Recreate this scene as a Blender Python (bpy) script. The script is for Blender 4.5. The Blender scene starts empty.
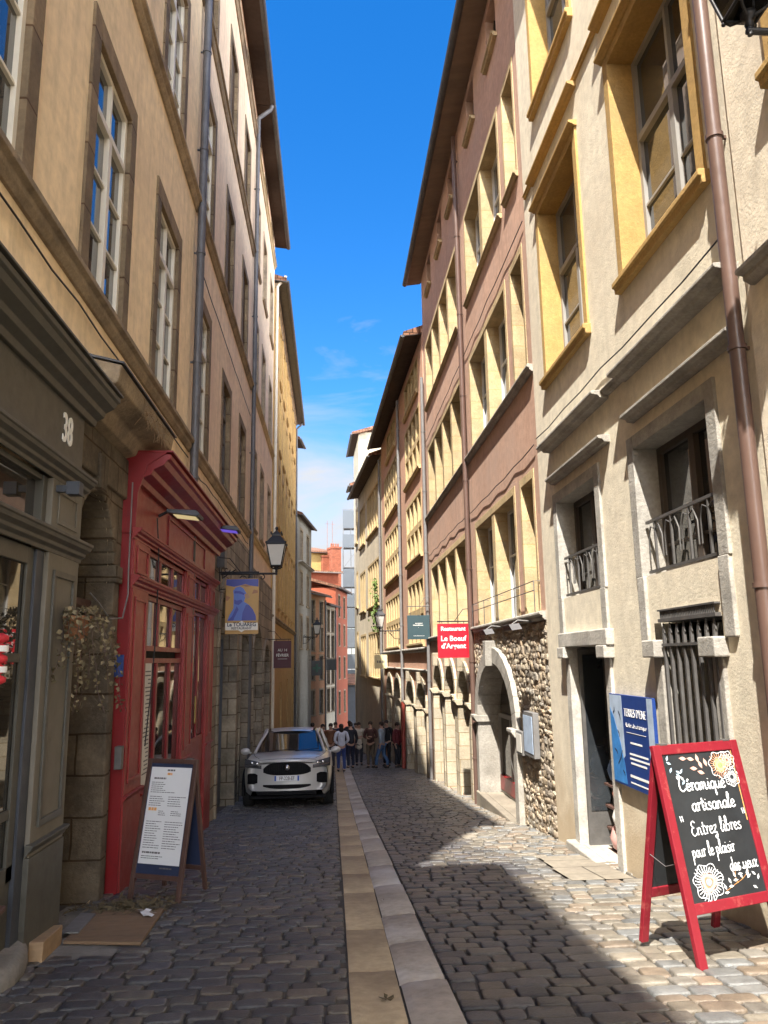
import bpy, math, random
from mathutils import Vector, Matrix, noise
random.seed(11)
SC = bpy.context.scene
COL = SC.collection
R = math.radians
PI = math.pi
CAMH = 1.45

def g(Y):
    """height of the sloping street at distance Y down the hill (camera eye = 0)"""
    if Y < 17: return -CAMH - .092 * Y
    if Y < 45: return -CAMH - .092 * 17 - .08 * (Y - 17)
    if Y < 90: return -CAMH - .092 * 17 - .08 * 28 - .05 * (Y - 45)
    return g(89.99)

# ------------------------------------------------------------------ mesh helper
class MB:
    def __init__(s): s.v = []; s.f = []; s.m = []; s.sm = []; s.col = None
    def add(s, vs, fs, m=0, smooth=False):
        o = len(s.v); s.v += [tuple(v) for v in vs]
        for f in fs:
            s.f.append(tuple(i + o for i in f)); s.m.append(m); s.sm.append(smooth)
        return s
    def box(s, x0, x1, y0, y1, z0, z1, m=0):
        if x0 > x1: x0, x1 = x1, x0
        if y0 > y1: y0, y1 = y1, y0
        if z0 > z1: z0, z1 = z1, z0
        return s.add([(x0,y0,z0),(x1,y0,z0),(x1,y1,z0),(x0,y1,z0),(x0,y0,z1),(x1,y0,z1),(x1,y1,z1),(x0,y1,z1)],
              [(0,3,2,1),(4,5,6,7),(0,1,5,4),(1,2,6,5),(2,3,7,6),(3,0,4,7)], m)
    def poly(s, pts, m=0): return s.add(pts, [tuple(range(len(pts)))], m)
    def prism(s, pts, off, m=0):
        """pts: planar 3D loop, extruded by the vector off"""
        n = len(pts); o = Vector(off)
        vs = [Vector(p) for p in pts]; vs2 = [p + o for p in vs]
        fs = [tuple(range(n))[::-1], tuple(range(n, 2*n))]
        for i in range(n):
            j = (i+1) % n; fs.append((i, j, n+j, n+i))
        return s.add(vs + vs2, fs, m)
    def profile(s, prof, x0, x1, m=0):
        """moulding: (y,z) profile swept along x"""
        return s.prism([(x0, y, z) for y, z in prof], (x1-x0, 0, 0), m)
    def tube(s, pts, r, n=8, m=0, cap=True, smooth=True):
        pts = [Vector(p) for p in pts]; k = len(pts)
        rs = r if isinstance(r, (list, tuple)) else [r]*k
        t0 = (pts[1]-pts[0]).normalized()
        a = t0.orthogonal().normalized(); vs = []
        for i, p in enumerate(pts):
            t = (pts[min(i+1,k-1)] - pts[max(i-1,0)]).normalized()
            a = (a - t*a.dot(t)).normalized(); b = t.cross(a)
            for q in range(n):
                an = 2*PI*q/n; vs.append(p + (a*math.cos(an)+b*math.sin(an))*rs[i])
        fs = []
        for i in range(k-1):
            for q in range(n):
                w = (q+1) % n; fs.append((i*n+q, i*n+w, (i+1)*n+w, (i+1)*n+q))
        s.add(vs, fs, m, smooth)
        if cap:
            s.add(vs[:n], [tuple(range(n))[::-1]], m); s.add(vs[-n:], [tuple(range(n))], m)
        return s
    def lathe(s, prof, n=12, c=(0,0,0), m=0, smooth=True, phase=0, sx=1, sy=1):
        vs = []; k = len(prof)
        for r, z in prof:
            for q in range(n):
                an = 2*PI*q/n + phase
                vs.append((c[0]+r*math.cos(an)*sx, c[1]+r*math.sin(an)*sy, c[2]+z))
        fs = [(i*n+q, i*n+(q+1)%n, (i+1)*n+(q+1)%n, (i+1)*n+q) for i in range(k-1) for q in range(n)]
        s.add(vs, fs, m, smooth)
        if prof[0][0] > 1e-4: s.add(vs[:n], [tuple(range(n))[::-1]], m)
        if prof[-1][0] > 1e-4: s.add(vs[-n:], [tuple(range(n))], m)
        return s
    def ell(s, c, r, n=10, k=7, m=0):
        prof = [(max(1e-5, math.sin(PI*i/k)), -math.cos(PI*i/k)) for i in range(k+1)]
        vs = []
        for a, z in prof:
            for q in range(n):
                an = 2*PI*q/n; vs.append((c[0]+r[0]*a*math.cos(an), c[1]+r[1]*a*math.sin(an), c[2]+r[2]*z))
        fs = [(i*n+q, i*n+(q+1)%n, (i+1)*n+(q+1)%n, (i+1)*n+q) for i in range(k) for q in range(n)]
        return s.add(vs, fs, m, True)
    def xf(s, M):
        s.v = [tuple(M @ Vector(v)) for v in s.v]; return s
    def mesh(s, name, mats):
        me = bpy.data.meshes.new(name); me.from_pydata(s.v, [], s.f)
        if not isinstance(mats, (list, tuple)): mats = [mats]
        for a in mats: me.materials.append(a)
        me.polygons.foreach_set('material_index', s.m); me.polygons.foreach_set('use_smooth', s.sm)
        if s.col:
            at = me.color_attributes.new('tint', 'FLOAT_COLOR', 'POINT')
            at.data.foreach_set('color', [c for q in s.col for c in q])
        me.update(); return me
    def build(s, name, mats, parent=None, bevel=0, loc=None):
        return link(name, s.mesh(name, mats), parent, bevel, loc)

def link(name, me, parent=None, bevel=0, loc=None):
    o = bpy.data.objects.new(name, me); COL.objects.link(o)
    if parent: o.parent = parent
    if loc is not None: o.location = loc
    if bevel:
        b = o.modifiers.new('bevel', 'BEVEL'); b.width = bevel; b.segments = 2; b.limit_method = 'ANGLE'; b.angle_limit = R(40)
    return o
def tag(o, label=None, cat=None, group=None, kind=None):
    if label: o['label'] = label
    if cat: o['category'] = cat
    if group: o['group'] = group
    if kind: o['kind'] = kind
    return o
def thing(name, label, cat, loc=(0,0,0), rz=0, group=None):
    o = bpy.data.objects.new(name, None); COL.objects.link(o); o.empty_display_size = .2
    o.location = loc; o.rotation_euler = (0,0,rz); return tag(o, label, cat, group)
def copy_tree(o, parent=None):
    c = o.copy(); COL.objects.link(c)
    if parent: c.parent = parent
    for ch in list(o.children): copy_tree(ch, c)
    return c

# ------------------------------------------------------------------ materials
def nt(name):
    m = bpy.data.materials.new(name); m.use_nodes = True
    return m, m.node_tree.nodes, m.node_tree.links, m.node_tree.nodes['Principled BSDF']
def mixc(N, L, fac, a, b, mode='MIX'):
    n = N.new('ShaderNodeMix'); n.data_type = 'RGBA'; n.blend_type = mode
    for sock, v in ((n.inputs[0], fac), (n.inputs[6], a), (n.inputs[7], b)):
        if hasattr(v, 'is_linked'): L.new(v, sock)
        elif isinstance(v, (int, float)): sock.default_value = v
        else: sock.default_value = (*v[:3], 1)
    return n.outputs[2]
def nz(N, L, vec, scale, detail=4, rough=.6, sx=(1,1,1)):
    mp = N.new('ShaderNodeMapping'); mp.inputs['Scale'].default_value = sx; L.new(vec, mp.inputs[0])
    t = N.new('ShaderNodeTexNoise'); t.inputs['Scale'].default_value = scale
    t.inputs['Detail'].default_value = detail; t.inputs['Roughness'].default_value = rough
    L.new(mp.outputs[0], t.inputs['Vector']); return t.outputs['Fac']
def ramp(N, L, fac, a, b, c0=(0,0,0), c1=(1,1,1)):
    r = N.new('ShaderNodeValToRGB'); L.new(fac, r.inputs[0])
    e = r.color_ramp.elements; e[0].position = a; e[1].position = b
    e[0].color = (*c0, 1); e[1].color = (*c1, 1); return r.outputs[0]
def bump(N, L, h, strength, dist, bs):
    b = N.new('ShaderNodeBump'); b.inputs['Strength'].default_value = strength; b.inputs['Distance'].default_value = dist
    L.new(h, b.inputs['Height']); L.new(b.outputs[0], bs.inputs['Normal'])
def dk(c, k): return tuple(x*k for x in c)

def stone(name, c, var=.25, scale=2.5, rough=.85, bmp=.5, bscale=45, stain=None, stain_amt=.5, streak=.0, joints=None, jcol=(.05,.045,.04), jv=(.72,1.25), damp=None, tint=False, spec=.3, rnd=.12, jbump=.6):
    m, N, L, bs = nt(name)
    tc = N.new('ShaderNodeTexCoord').outputs['Object']
    n1 = nz(N, L, tc, scale, 5)
    colr = mixc(N, L, ramp(N, L, n1, .3, .7), dk(c, 1-var), dk(c, 1+var))
    n2 = nz(N, L, tc, scale*9, 4)
    colr = mixc(N, L, .35, colr, mixc(N, L, 1, colr, ramp(N, L, n2, .3, .7, (.55,.55,.55), (1.35,1.35,1.35)), 'MULTIPLY'))
    if stain:
        n3 = nz(N, L, tc, scale*.45, 6, .7)
        f = N.new('ShaderNodeMath'); f.operation = 'MULTIPLY'; f.inputs[1].default_value = stain_amt
        L.new(ramp(N, L, n3, .48, .68), f.inputs[0]); colr = mixc(N, L, f.outputs[0], colr, stain)
    if streak:
        n4 = nz(N, L, tc, 2.2, 5, .65, (1.6, 1.6, .14))
        f = N.new('ShaderNodeMath'); f.operation = 'MULTIPLY'; f.inputs[1].default_value = streak
        L.new(ramp(N, L, n4, .5, .75), f.inputs[0]); colr = mixc(N, L, f.outputs[0], colr, dk(c, .45))
    if damp:   # rising damp stain along the foot of the wall: (colour, height of local z)
        sz = N.new('ShaderNodeSeparateXYZ'); L.new(tc, sz.inputs[0])
        a1 = N.new('ShaderNodeMath'); a1.operation = 'MULTIPLY_ADD'; L.new(nz(N, L, tc, 1.1, 6, .7), a1.inputs[0]); a1.inputs[1].default_value = -2.4; L.new(sz.outputs[2], a1.inputs[2])
        f = N.new('ShaderNodeMapRange'); f.inputs[1].default_value = damp[1]; f.inputs[2].default_value = damp[1]-1.0; f.inputs[4].default_value = .75; L.new(a1.outputs[0], f.inputs[0])
        colr = mixc(N, L, f.outputs[0], colr, damp[0])
    oi = N.new('ShaderNodeObjectInfo')
    mr = N.new('ShaderNodeMapRange'); mr.inputs[3].default_value = 1-rnd; mr.inputs[4].default_value = 1+rnd
    L.new(oi.outputs['Random'], mr.inputs[0])
    vm = N.new('ShaderNodeVectorMath'); vm.operation = 'SCALE'; L.new(colr, vm.inputs[0]); L.new(mr.outputs[0], vm.inputs['Scale'])
    colr = vm.outputs[0]
    h = nz(N, L, tc, bscale, 6, .7)
    if tint:
        a = N.new('ShaderNodeAttribute'); a.attribute_name = 'tint'
        colr = mixc(N, L, 1, colr, a.outputs['Color'], 'MULTIPLY')
    if joints:
        bw, bh, ms = joints
        mp = N.new('ShaderNodeSeparateXYZ'); L.new(tc, mp.inputs[0])
        ad = N.new('ShaderNodeMath'); L.new(mp.outputs[0], ad.inputs[0]); L.new(mp.outputs[1], ad.inputs[1])
        cb = N.new('ShaderNodeCombineXYZ'); L.new(ad.outputs[0], cb.inputs[0]); L.new(mp.outputs[2], cb.inputs[1])
        wob = N.new('ShaderNodeVectorMath'); wob.operation = 'MULTIPLY_ADD'
        nn = N.new('ShaderNodeTexNoise'); nn.inputs['Scale'].default_value = 3; L.new(tc, nn.inputs['Vector'])
        L.new(nn.outputs['Color'], wob.inputs[0]); wob.inputs[1].default_value = (.03,.03,0); L.new(cb.outputs[0], wob.inputs[2])
        br = N.new('ShaderNodeTexBrick'); L.new(wob.outputs[0], br.inputs['Vector'])
        br.inputs['Scale'].default_value = 1; br.inputs['Brick Width'].default_value = bw; br.inputs['Row Height'].default_value = bh
        br.inputs['Mortar Size'].default_value = ms; br.inputs['Mortar Smooth'].default_value = .4
        br.inputs['Color1'].default_value = (jv[0],)*3+(1,); br.inputs['Color2'].default_value = (jv[1],jv[1]*.97,jv[1]*.93,1); br.inputs['Mortar'].default_value = (*[j/max(c) for j in jcol], 1)
        colr = mixc(N, L, 1, colr, br.outputs['Color'], 'MULTIPLY')
        hh = N.new('ShaderNodeMath'); hh.operation = 'MULTIPLY_ADD'; L.new(br.outputs['Fac'], hh.inputs[0]); hh.inputs[1].default_value = -jbump; L.new(h, hh.inputs[2]); h = hh.outputs[0]
    L.new(colr, bs.inputs['Base Color'])
    bs.inputs['Roughness'].default_value = rough; bs.inputs['Specular IOR Level'].default_value = spec
    bump(N, L, h, bmp, .02, bs)
    return m

def paint(name, c, rough=.5, var=.12, scale=6, metal=0, spec=.4, bmp=.1, wear=None, wear_amt=.6, grain=None):
    m, N, L, bs = nt(name)
    tc = N.new('ShaderNodeTexCoord').outputs['Object']
    sx = grain or (1,1,1)
    n1 = nz(N, L, tc, scale, 5, .65, sx)
    colr = mixc(N, L, ramp(N, L, n1, .3, .7), dk(c, 1-var), dk(c, 1+var))
    if wear:
        n3 = nz(N, L, tc, scale*1.7, 6, .75, sx)
        f = N.new('ShaderNodeMath'); f.operation = 'MULTIPLY'; f.inputs[1].default_value = wear_amt
        L.new(ramp(N, L, n3, .58, .66), f.inputs[0]); colr = mixc(N, L, f.outputs[0], colr, wear)
    L.new(colr, bs.inputs['Base Color'])
    rr = ramp(N, L, nz(N, L, tc, scale*3, 4), .2, .8, (rough*.8,)*3, (min(1,rough*1.2),)*3); L.new(rr, bs.inputs['Roughness'])
    bs.inputs['Metallic'].default_value = metal; bs.inputs['Specular IOR Level'].default_value = spec
    if bmp: bump(N, L, nz(N, L, tc, scale*8, 4, .6, sx), bmp, .01, bs)
    return m

def glass(name, c=(.015,.017,.02), rough=.03, wav=.08, spec=.6, ior=1.6):
    m, N, L, bs = nt(name)
    tc = N.new('ShaderNodeTexCoord').outputs['Object']
    bs.inputs['Base Color'].default_value = (*c, 1); bs.inputs['Roughness'].default_value = rough
    bs.inputs['Specular IOR Level'].default_value = spec; bs.inputs['IOR'].default_value = ior
    n = nz(N, L, tc, 1.7, 2); bump(N, L, n, wav, .02, bs)
    L.new(mixc(N, L, ramp(N, L, nz(N, L, tc, 1.3, 3), .35, .7), c, dk(c, 2.2)), bs.inputs['Base Color'])
    return m
def clear_glass(name):
    m, N, L, bs = nt(name)
    bs.inputs['Base Color'].default_value = (.9,.93,.93,1); bs.inputs['Roughness'].default_value = .02
    bs.inputs['Specular IOR Level'].default_value = .7
    out = N['Material Output']; tr = N.new('ShaderNodeBsdfTransparent'); tr.inputs[0].default_value = (.8,.84,.84,1)
    mx = N.new('ShaderNodeMixShader'); lw = N.new('ShaderNodeFresnel'); lw.inputs[0].default_value = 1.5
    gl = N.new('ShaderNodeBsdfGlossy'); gl.inputs['Roughness'].default_value = .02
    L.new(lw.outputs[0], mx.inputs[0]); L.new(tr.outputs[0], mx.inputs[1]); L.new(gl.outputs[0], mx.inputs[2]); L.new(mx.outputs[0], out.inputs[0])
    return m

M = {}
M['ochre'] = stone('ochre_plaster', (.80,.62,.385), .10, .7, .9, .3, 60, stain=(.66,.50,.33), stain_amt=.6, streak=.45, rnd=0)
M['pinkplaster'] = stone('pinkish_plaster', (.74,.57,.39), .10, .7, .9, .3, 60, stain=(.56,.40,.29), stain_amt=.7, streak=.5, rnd=0)
M['gold'] = stone('golden_plaster', (.45,.29,.115), .1, .7, .9, .2, 60, streak=.3, rnd=0)
M['beige'] = stone('beige_plaster', (.75,.68,.535), .07, .8, .92, .35, 35, stain=(.64,.55,.42), stain_amt=.6, streak=.28, rnd=0, damp=((.46,.35,.22), .15))
M['beige2'] = stone('pale_beige_plaster', (.76,.68,.54), .06, .8, .92, .3, 35, stain=(.45,.38,.3), stain_amt=.5, streak=.2, rnd=0)
M['redplaster'] = stone('red_brown_plaster', (.52,.33,.24), .10, .8, .92, .35, 40, stain=(.45,.32,.255), stain_amt=.8, streak=.3, rnd=0)
M['redplaster2'] = stone('brick_red_plaster', (.52,.31,.215), .1, .8, .92, .3, 40, stain=(.40,.27,.2), stain_amt=.6, streak=.25, rnd=0)
M['greyplaster'] = stone('grey_beige_plaster', (.56,.49,.37), .1, .7, .92, .3, 40, stain=(.35,.31,.25), stain_amt=.6, streak=.4, rnd=0)
M['cream'] = stone('cream_plaster', (.36,.315,.225), .15, .7, .92, .3, 40, stain=(.25,.22,.17), stain_amt=.7, streak=.4, rnd=0)
M['orange'] = stone('orange_plaster', (.27,.075,.038), .08, .5, .92, .2, 40, streak=.15, rnd=0)
M['salmon'] = stone('salmon_plaster', (.42,.22,.12), .08, .7, .92, .2, 40, streak=.3, rnd=0)
M['yellowp'] = stone('yellow_plaster', (.34,.24,.085), .08, .7, .92, .2, 40, rnd=0)
M['brownstone'] = stone('brown_stone', (.185,.135,.08), .3, 3, .85, .5, 30, joints=(3,.62,.012), jcol=(.07,.05,.035))
M['yellowstone'] = stone('yellow_painted_stone', (.46,.295,.105), .14, 3, .85, .35, 40, stain=(.38,.25,.11), stain_amt=.7)
M['palestone'] = stone('pale_gold_stone', (.46,.345,.18), .14, 3, .85, .4, 35, stain=(.52,.40,.25), stain_amt=.6)
M['goldstone'] = stone('golden_limestone', (.46,.355,.20), .2, 3, .85, .5, 35, joints=(3,.38,.005), jcol=(.44,.34,.2), jv=(.88,1.1), stain=(.50,.40,.27))
M['whitestone'] = stone('white_limestone', (.40,.38,.34), .28, 2.5, .85, .6, 30, stain=(.30,.275,.24), stain_amt=.7)
M['greystone'] = stone('grey_limestone', (.38,.355,.31), .25, 3, .88, .6, 28, stain=(.22,.20,.17), stain_amt=.7)
M['ledgestone'] = stone('ledge_stone', (.30,.23,.15), .3, 3, .88, .6, 25, stain=(.12,.09,.07), stain_amt=.8)
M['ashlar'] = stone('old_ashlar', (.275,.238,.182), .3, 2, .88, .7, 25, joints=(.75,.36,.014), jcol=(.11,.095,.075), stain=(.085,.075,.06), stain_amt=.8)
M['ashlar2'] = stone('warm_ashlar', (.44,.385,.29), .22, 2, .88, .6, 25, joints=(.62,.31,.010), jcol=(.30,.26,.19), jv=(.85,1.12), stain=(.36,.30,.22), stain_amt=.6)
M['darkstone'] = stone('sooty_ashlar', (.16,.13,.092), .4, 2.5, .88, .8, 22, joints=(.6,.38,.012), jcol=(.075,.06,.045), jv=(.8,1.15), stain=(.05,.042,.034), stain_amt=.85)
M['rubble'] = stone('rubble_stone', (1,1,1), .12, 9, .9, .8, 30, tint=True, rnd=0)
M['cobble'] = stone('cobble_stone', (1,1,1), .28, 9, .40, .55, 45, tint=True, rnd=0, spec=.65)
M['mortar'] = stone('street_joint_sand', (.10,.09,.078), .3, 4, .95, .8, 30, rnd=0)
M['slab'] = stone('channel_slab', (.46,.365,.235), .15, 1.6, .75, .5, 30, stain=(.30,.23,.15), stain_amt=.7, rnd=0)
M['kerb'] = stone('kerb_slab', (.43,.385,.325), .15, 1.6, .75, .5, 30, stain=(.66,.65,.64), stain_amt=.7, rnd=0)
M['flag'] = stone('smooth_flagstone', (.235,.205,.16), .2, 1.6, .8, .4, 30, stain=(.17,.145,.115), stain_amt=.6, rnd=0)
M['tile'] = stone('roof_tile', (.20,.10,.06), .3, 5, .9, .5, 20, joints=(.22,.3,.02))
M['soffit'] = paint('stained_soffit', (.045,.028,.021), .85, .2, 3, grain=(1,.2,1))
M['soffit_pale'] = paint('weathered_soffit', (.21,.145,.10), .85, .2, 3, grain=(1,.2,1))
M['gutter'] = paint('zinc', (.10,.10,.105), .5, .2, 4, .6)
M['zinc'] = paint('zinc_pipe', (.085,.082,.085), .5, .25, 4, .1)
M['brownpipe'] = paint('brown_pipe', (.115,.07,.055), .35, .1, 4, 0, .5, bmp=.02)
M['greypipe'] = paint('grey_pipe', (.17,.165,.16), .5, .12, 4, 0, .4)
M['redpipe'] = paint('red_pipe', (.35,.07,.05), .5, .12, 4, 0, .4)
M['creamframe'] = paint('cream_window_paint', (.66,.60,.48), .5, .06, 4)
M['whiteframe'] = paint('white_window_paint', (.72,.70,.66), .5, .05, 4)
M['greyframe'] = paint('grey_window_paint', (.30,.29,.27), .5, .08, 4)
M['darkframe'] = paint('dark_brown_window', (.075,.06,.05), .5, .15, 4)
M['shutter'] = paint('weathered_shutter', (.125,.10,.08), .8, .25, 4, grain=(3,3,.4))
M['louvre'] = paint('grey_louvre_shutter', (.22,.20,.17), .8, .2, 4)
M['glass'] = glass('window_glass', (.02,.023,.026), .02, .05, .8, 1.75)
M['glass2'] = glass('shop_window_glass', (.02,.018,.015), .02, .03)
M['glass3'] = glass('dim_arcade_glass', (.05,.052,.055), .06, .3)
M['netglass'] = glass('curtained_glass', (.19,.18,.16), .05, .1)
M['doorblue'] = paint('blue_grey_door_paint', (.085,.10,.125), .55, .2, 3)
M['doorbrown'] = paint('old_door_wood', (.17,.12,.085), .7, .3, 4, grain=(3,3,.4))
M['darkgrey'] = stone('dark_grey_plaster', (.30,.285,.25), .12, .7, .92, .3, 40, streak=.4, rnd=0)  # darker grey variant of the grey-beige plaster
M['stepstone'] = stone('worn_step_stone', (.21,.195,.17), .3, 3, .88, .6, 28, rnd=0)
M['clear'] = clear_glass('lantern_glass')
M['milk'] = paint('milky_lantern_glass', (.55,.53,.48), .35, .05, 3, bmp=0)
M['iron'] = paint('black_iron', (.022,.022,.024), .5, .25, 10, .3)
M['greyiron'] = paint('grey_iron', (.12,.115,.11), .55, .2, 8, .3)
M['olive'] = paint('olive_grey_shop_paint', (.075,.071,.057), .5, .1, 3, wear=(.05,.046,.037), wear_amt=.6)
M['olivedark'] = paint('dark_blue_grey_joinery', (.045,.05,.06), .5, .15, 3)
M['peel'] = paint('peeling_paint', (.155,.14,.11), .7, .12, 2.5, wear=(.08,.073,.058), wear_amt=.8, grain=(1,1,.35))
M['red'] = paint('red_shop_paint', (.20,.010,.012), .38, .1, 3, wear=(.12,.012,.012), wear_amt=.5)
M['redpale'] = paint('faded_red_shop_paint', (.235,.022,.020), .42, .15, 3, wear=(.34,.085,.062), wear_amt=.5)
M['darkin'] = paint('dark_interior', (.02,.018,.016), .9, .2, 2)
M['black'] = paint('black_enamel', (.02,.02,.022), .35, .1, 5)
M['white'] = paint('white_sheet', (.72,.72,.72), .6, .03, 3, bmp=0)
M['paper'] = paint('paper', (.66,.63,.56), .8, .06, 5, bmp=0)
M['lettering'] = paint('white_lettering', (.80,.79,.75), .6, .03, 5, bmp=0)
M['ink'] = paint('grey_ink', (.13,.12,.12), .7, .1, 5, bmp=0)
M['wood'] = paint('dark_brown_wood', (.085,.045,.035), .5, .25, 5, grain=(3,3,.5))
M['plywood'] = paint('worn_plywood', (.20,.13,.075), .75, .2, 4, wear=(.09,.06,.04), wear_amt=.7, grain=(.4,3,3))
M['timber'] = paint('raw_timber', (.30,.20,.11), .7, .2, 5, grain=(.4,3,3))
# ------------------------------------------------------------------ buildings
class Bld:
    def __init__(s, name, side, X0, Y0, X1, Y1, label, cat='building', group=None):
        s.side = side; L = math.hypot(X1-X0, Y1-Y0); s.L = L; s.Y0, s.Y1 = Y0, Y1; s.X0, s.X1 = X0, X1
        s.c = (Y1-Y0)/L; s.zb = g(Y0 if side > 0 else Y0)
        s.zlow = g(Y1) - .4
        if side > 0: o, d = (X0, Y0), ((X1-X0)/L, (Y1-Y0)/L)
        else: o, d = (X1, Y1), ((X0-X1)/L, (Y0-Y1)/L)
        s.zb = s.zlow + .4
        s.root = thing(name, label, cat, (o[0], o[1], s.zb), math.atan2(d[1], d[0]), group)
        s.d = d; s.o = o
    def U(s, Y): return (Y-s.Y0)/s.c if s.side > 0 else (s.Y1-Y)/s.c
    def Z(s, z): return z - s.zb
    def world(s, u, y, z):
        """world point of local (u, outward y, absolute z)"""
        return (s.o[0]+s.d[0]*u - s.d[1]*y, s.o[1]+s.d[1]*u + s.d[0]*y, z)
    def rng(s, a, b):
        u, v = s.U(a), s.U(b); return (min(u, v), max(u, v))
    def wall(s, holes, ztop, mat, depth=9, zlow=None, regions=None, name='wall', body=True, u0=0, u1=None, zclip=None):
        """holes: (Ya,Yb,z0,z1,reveal depth or 0, arch rise or 0); front wall with real openings, sides, back and top"""
        b = MB(); zl = s.Z(zlow if zlow is not None else s.zlow); zt = s.Z(ztop); u1 = s.L if u1 is None else u1
        H = []
        for h in holes:
            ua, ub = s.rng(h[0], h[1]); H.append((ua, ub, max(s.Z(h[2]), zl), s.Z(h[3]), h[4], h[5] if len(h) > 5 else 0))
        us = sorted({round(x, 4) for h in H for x in h[:2] if u0 < x < u1} | {u0, u1})
        zs = sorted({round(x, 4) for h in H for x in h[2:4] if zl < x < zt} | {zl, zt})
        for i in range(len(us)-1):
            for j in range(len(zs)-1):
                cu, cz = (us[i]+us[i+1])/2, (zs[j]+zs[j+1])/2
                if any(h[0] < cu < h[1] and h[2] < cz < h[3] for h in H): continue
                b.poly([(us[i],0,zs[j]),(us[i],0,zs[j+1]),(us[i+1],0,zs[j+1]),(us[i+1],0,zs[j])][::-1])
        for ua, ub, z0, z1, d, ar in H:
            if ar:
                n = 14; zs_ = z1-ar; pts = []
                for i in range(n+1):
                    t = PI*i/n; pts.append(((ua+ub)/2-(ub-ua)/2*math.cos(t), zs_+ar*math.sin(t)))
                for i in range(n):
                    (xa, za), (xb, zb_) = pts[i], pts[i+1]
                    b.poly([(xa,0,za),(xb,0,zb_),(xb,0,z1),(xa,0,z1)])
                    b.poly([(xa,0,za),(xa,-d,za),(xb,-d,zb_),(xb,0,zb_)])
                zz = zs_
            else:
                zz = z1
                if d: b.poly([(ua,0,z1),(ua,-d,z1),(ub,-d,z1),(ub,0,z1)])
            if d:
                b.poly([(ua,0,z0),(ua,-d,z0),(ua,-d,zz),(ua,0,zz)]); b.poly([(ub,0,z0),(ub,0,zz),(ub,-d,zz),(ub,-d,z0)])
                b.poly([(ua,0,z0),(ub,0,z0),(ub,-d,z0),(ua,-d,z0)])
        if body:
            b.poly([(u0,0,zl),(u0,0,zt),(u0,-depth,zt),(u0,-depth,zl)]); b.poly([(u1,0,zl),(u1,-depth,zl),(u1,-depth,zt),(u1,0,zt)])
            b.poly([(u0,-depth,zl),(u0,-depth,zt),(u1,-depth,zt),(u1,-depth,zl)])
            b.poly([(u0,0,zt),(u1,0,zt),(u1,-depth,zt),(u0,-depth,zt)])
        o = b.build(name, mat, s.root); s.wallobj = o; return o
    def part(s, name, mb, mats, bevel=0, parent=None): return mb.build(name, mats, parent or s.root, bevel)
    def ledge(s, Ya, Yb, z, h=.2, proj=.14, mat='ledgestone', name='string_course', prof=None):
        ua, ub = s.rng(Ya, Yb); z = s.Z(z); m = MB()
        m.profile(prof(z) if prof else [(-.05,z),(.03,z),(proj*.6,z+h*.25),(proj*.6,z+h*.5),(proj,z+h*.6),(proj,z+h*.85),(proj*.8,z+h),(-.05,z+h)], ua, ub)
        return s.part(name, m, M[mat], .006)
    def cable(s, Ya, Yb, z, sag=.03, r=.009, seed=1, step=1.3):
        """thin black wire clipped along the facade"""
        rd = random.Random(seed); ua, ub = s.rng(Ya, Yb); n = max(2, int((ub-ua)/step)); pts = []
        for i in range(n+1):
            u = ua+(ub-ua)*i/n; pts.append((u, .03+rd.uniform(0,.012), s.Z(z)+rd.uniform(-.015,.015)))
            if i < n: pts.append((u+(ub-ua)/n*.5, .045, s.Z(z)-sag*rd.uniform(.5,1.5)))
        m = MB(); m.tube(pts, r, 5); return s.part('facade_cable', m, M['iron'])
    def roof(s, ze, ov, rise=.38, depth=9, ga=.4, gb=.4, soffit='soffit', gutter='gutter', rafters=False, th=.14):
        z = s.Z(ze); u0, u1 = -ga, s.L+gb; m = MB()
        m.prism([(u0,ov,z),(u0,ov,z+th),(u0,-depth,z+th+rise*(depth+ov)),(u0,-depth,z+rise*depth-.02),(u0,0,z+rise*ov*.4)], (u1-u0,0,0))
        ro = s.part('roof', m, M['tile'])
        m = MB(); m.prism([(u0,ov-.02,z-.025),(u0,ov-.02,z-.003),(u0,0,z+rise*ov*.4-.003),(u0,0,z+rise*ov*.4-.03)], (u1-u0,0,0))
        if rafters:
            n = int((u1-u0)/.55)
            for i in range(n+1):
                u = u0+.1+(u1-u0-.3)*i/n
                m.prism([(u,ov-.1,z-.09),(u,ov-.1,z-.028),(u,.0,z+rise*ov*.4-.035),(u,0,z+rise*ov*.4-.13)], (.08,0,0))
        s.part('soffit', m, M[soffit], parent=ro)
        m = MB(); pts = [(ov+.02+.085*math.cos(a), z+.02+.085*math.sin(a)) for a in [PI+PI*i/8 for i in range(9)]]
        pts += [(y, zz+.012) for y, zz in [(ov+.105-.012, z+.02), (ov-.065+.012, z+.02)]][:0]
        m.prism([(u0,y,zz) for y, zz in pts], (u1-u0,0,0))
        s.part('gutter', m, M[gutter], parent=ro); return ro
    def pipe(s, Y, zt, zl, r=.055, off=.09, mat='zinc', top=None, collars=2.0, name='drainpipe', lean=0):
        u = s.U(Y); m = MB(); a, b = s.Z(zt), s.Z(zl)
        pts = [(u, off, b), (u+lean, off, a)]
        if top: pts += [(u+lean, off+.02, a+.08), (u+lean, top-.05, a+.36), (u+lean, top, a+.5)]
        m.tube(pts, r, 14)
        z = b+.9
        while z < a:
            uu = u+lean*(z-b)/(a-b)
            m.tube([(uu,off,z),(uu,off,z+.035)], r*1.2, 14); m.box(uu-.012,uu+.012,0,off,z+.005,z+.03); z += collars
        return s.part(name, m, M[mat])

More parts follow.
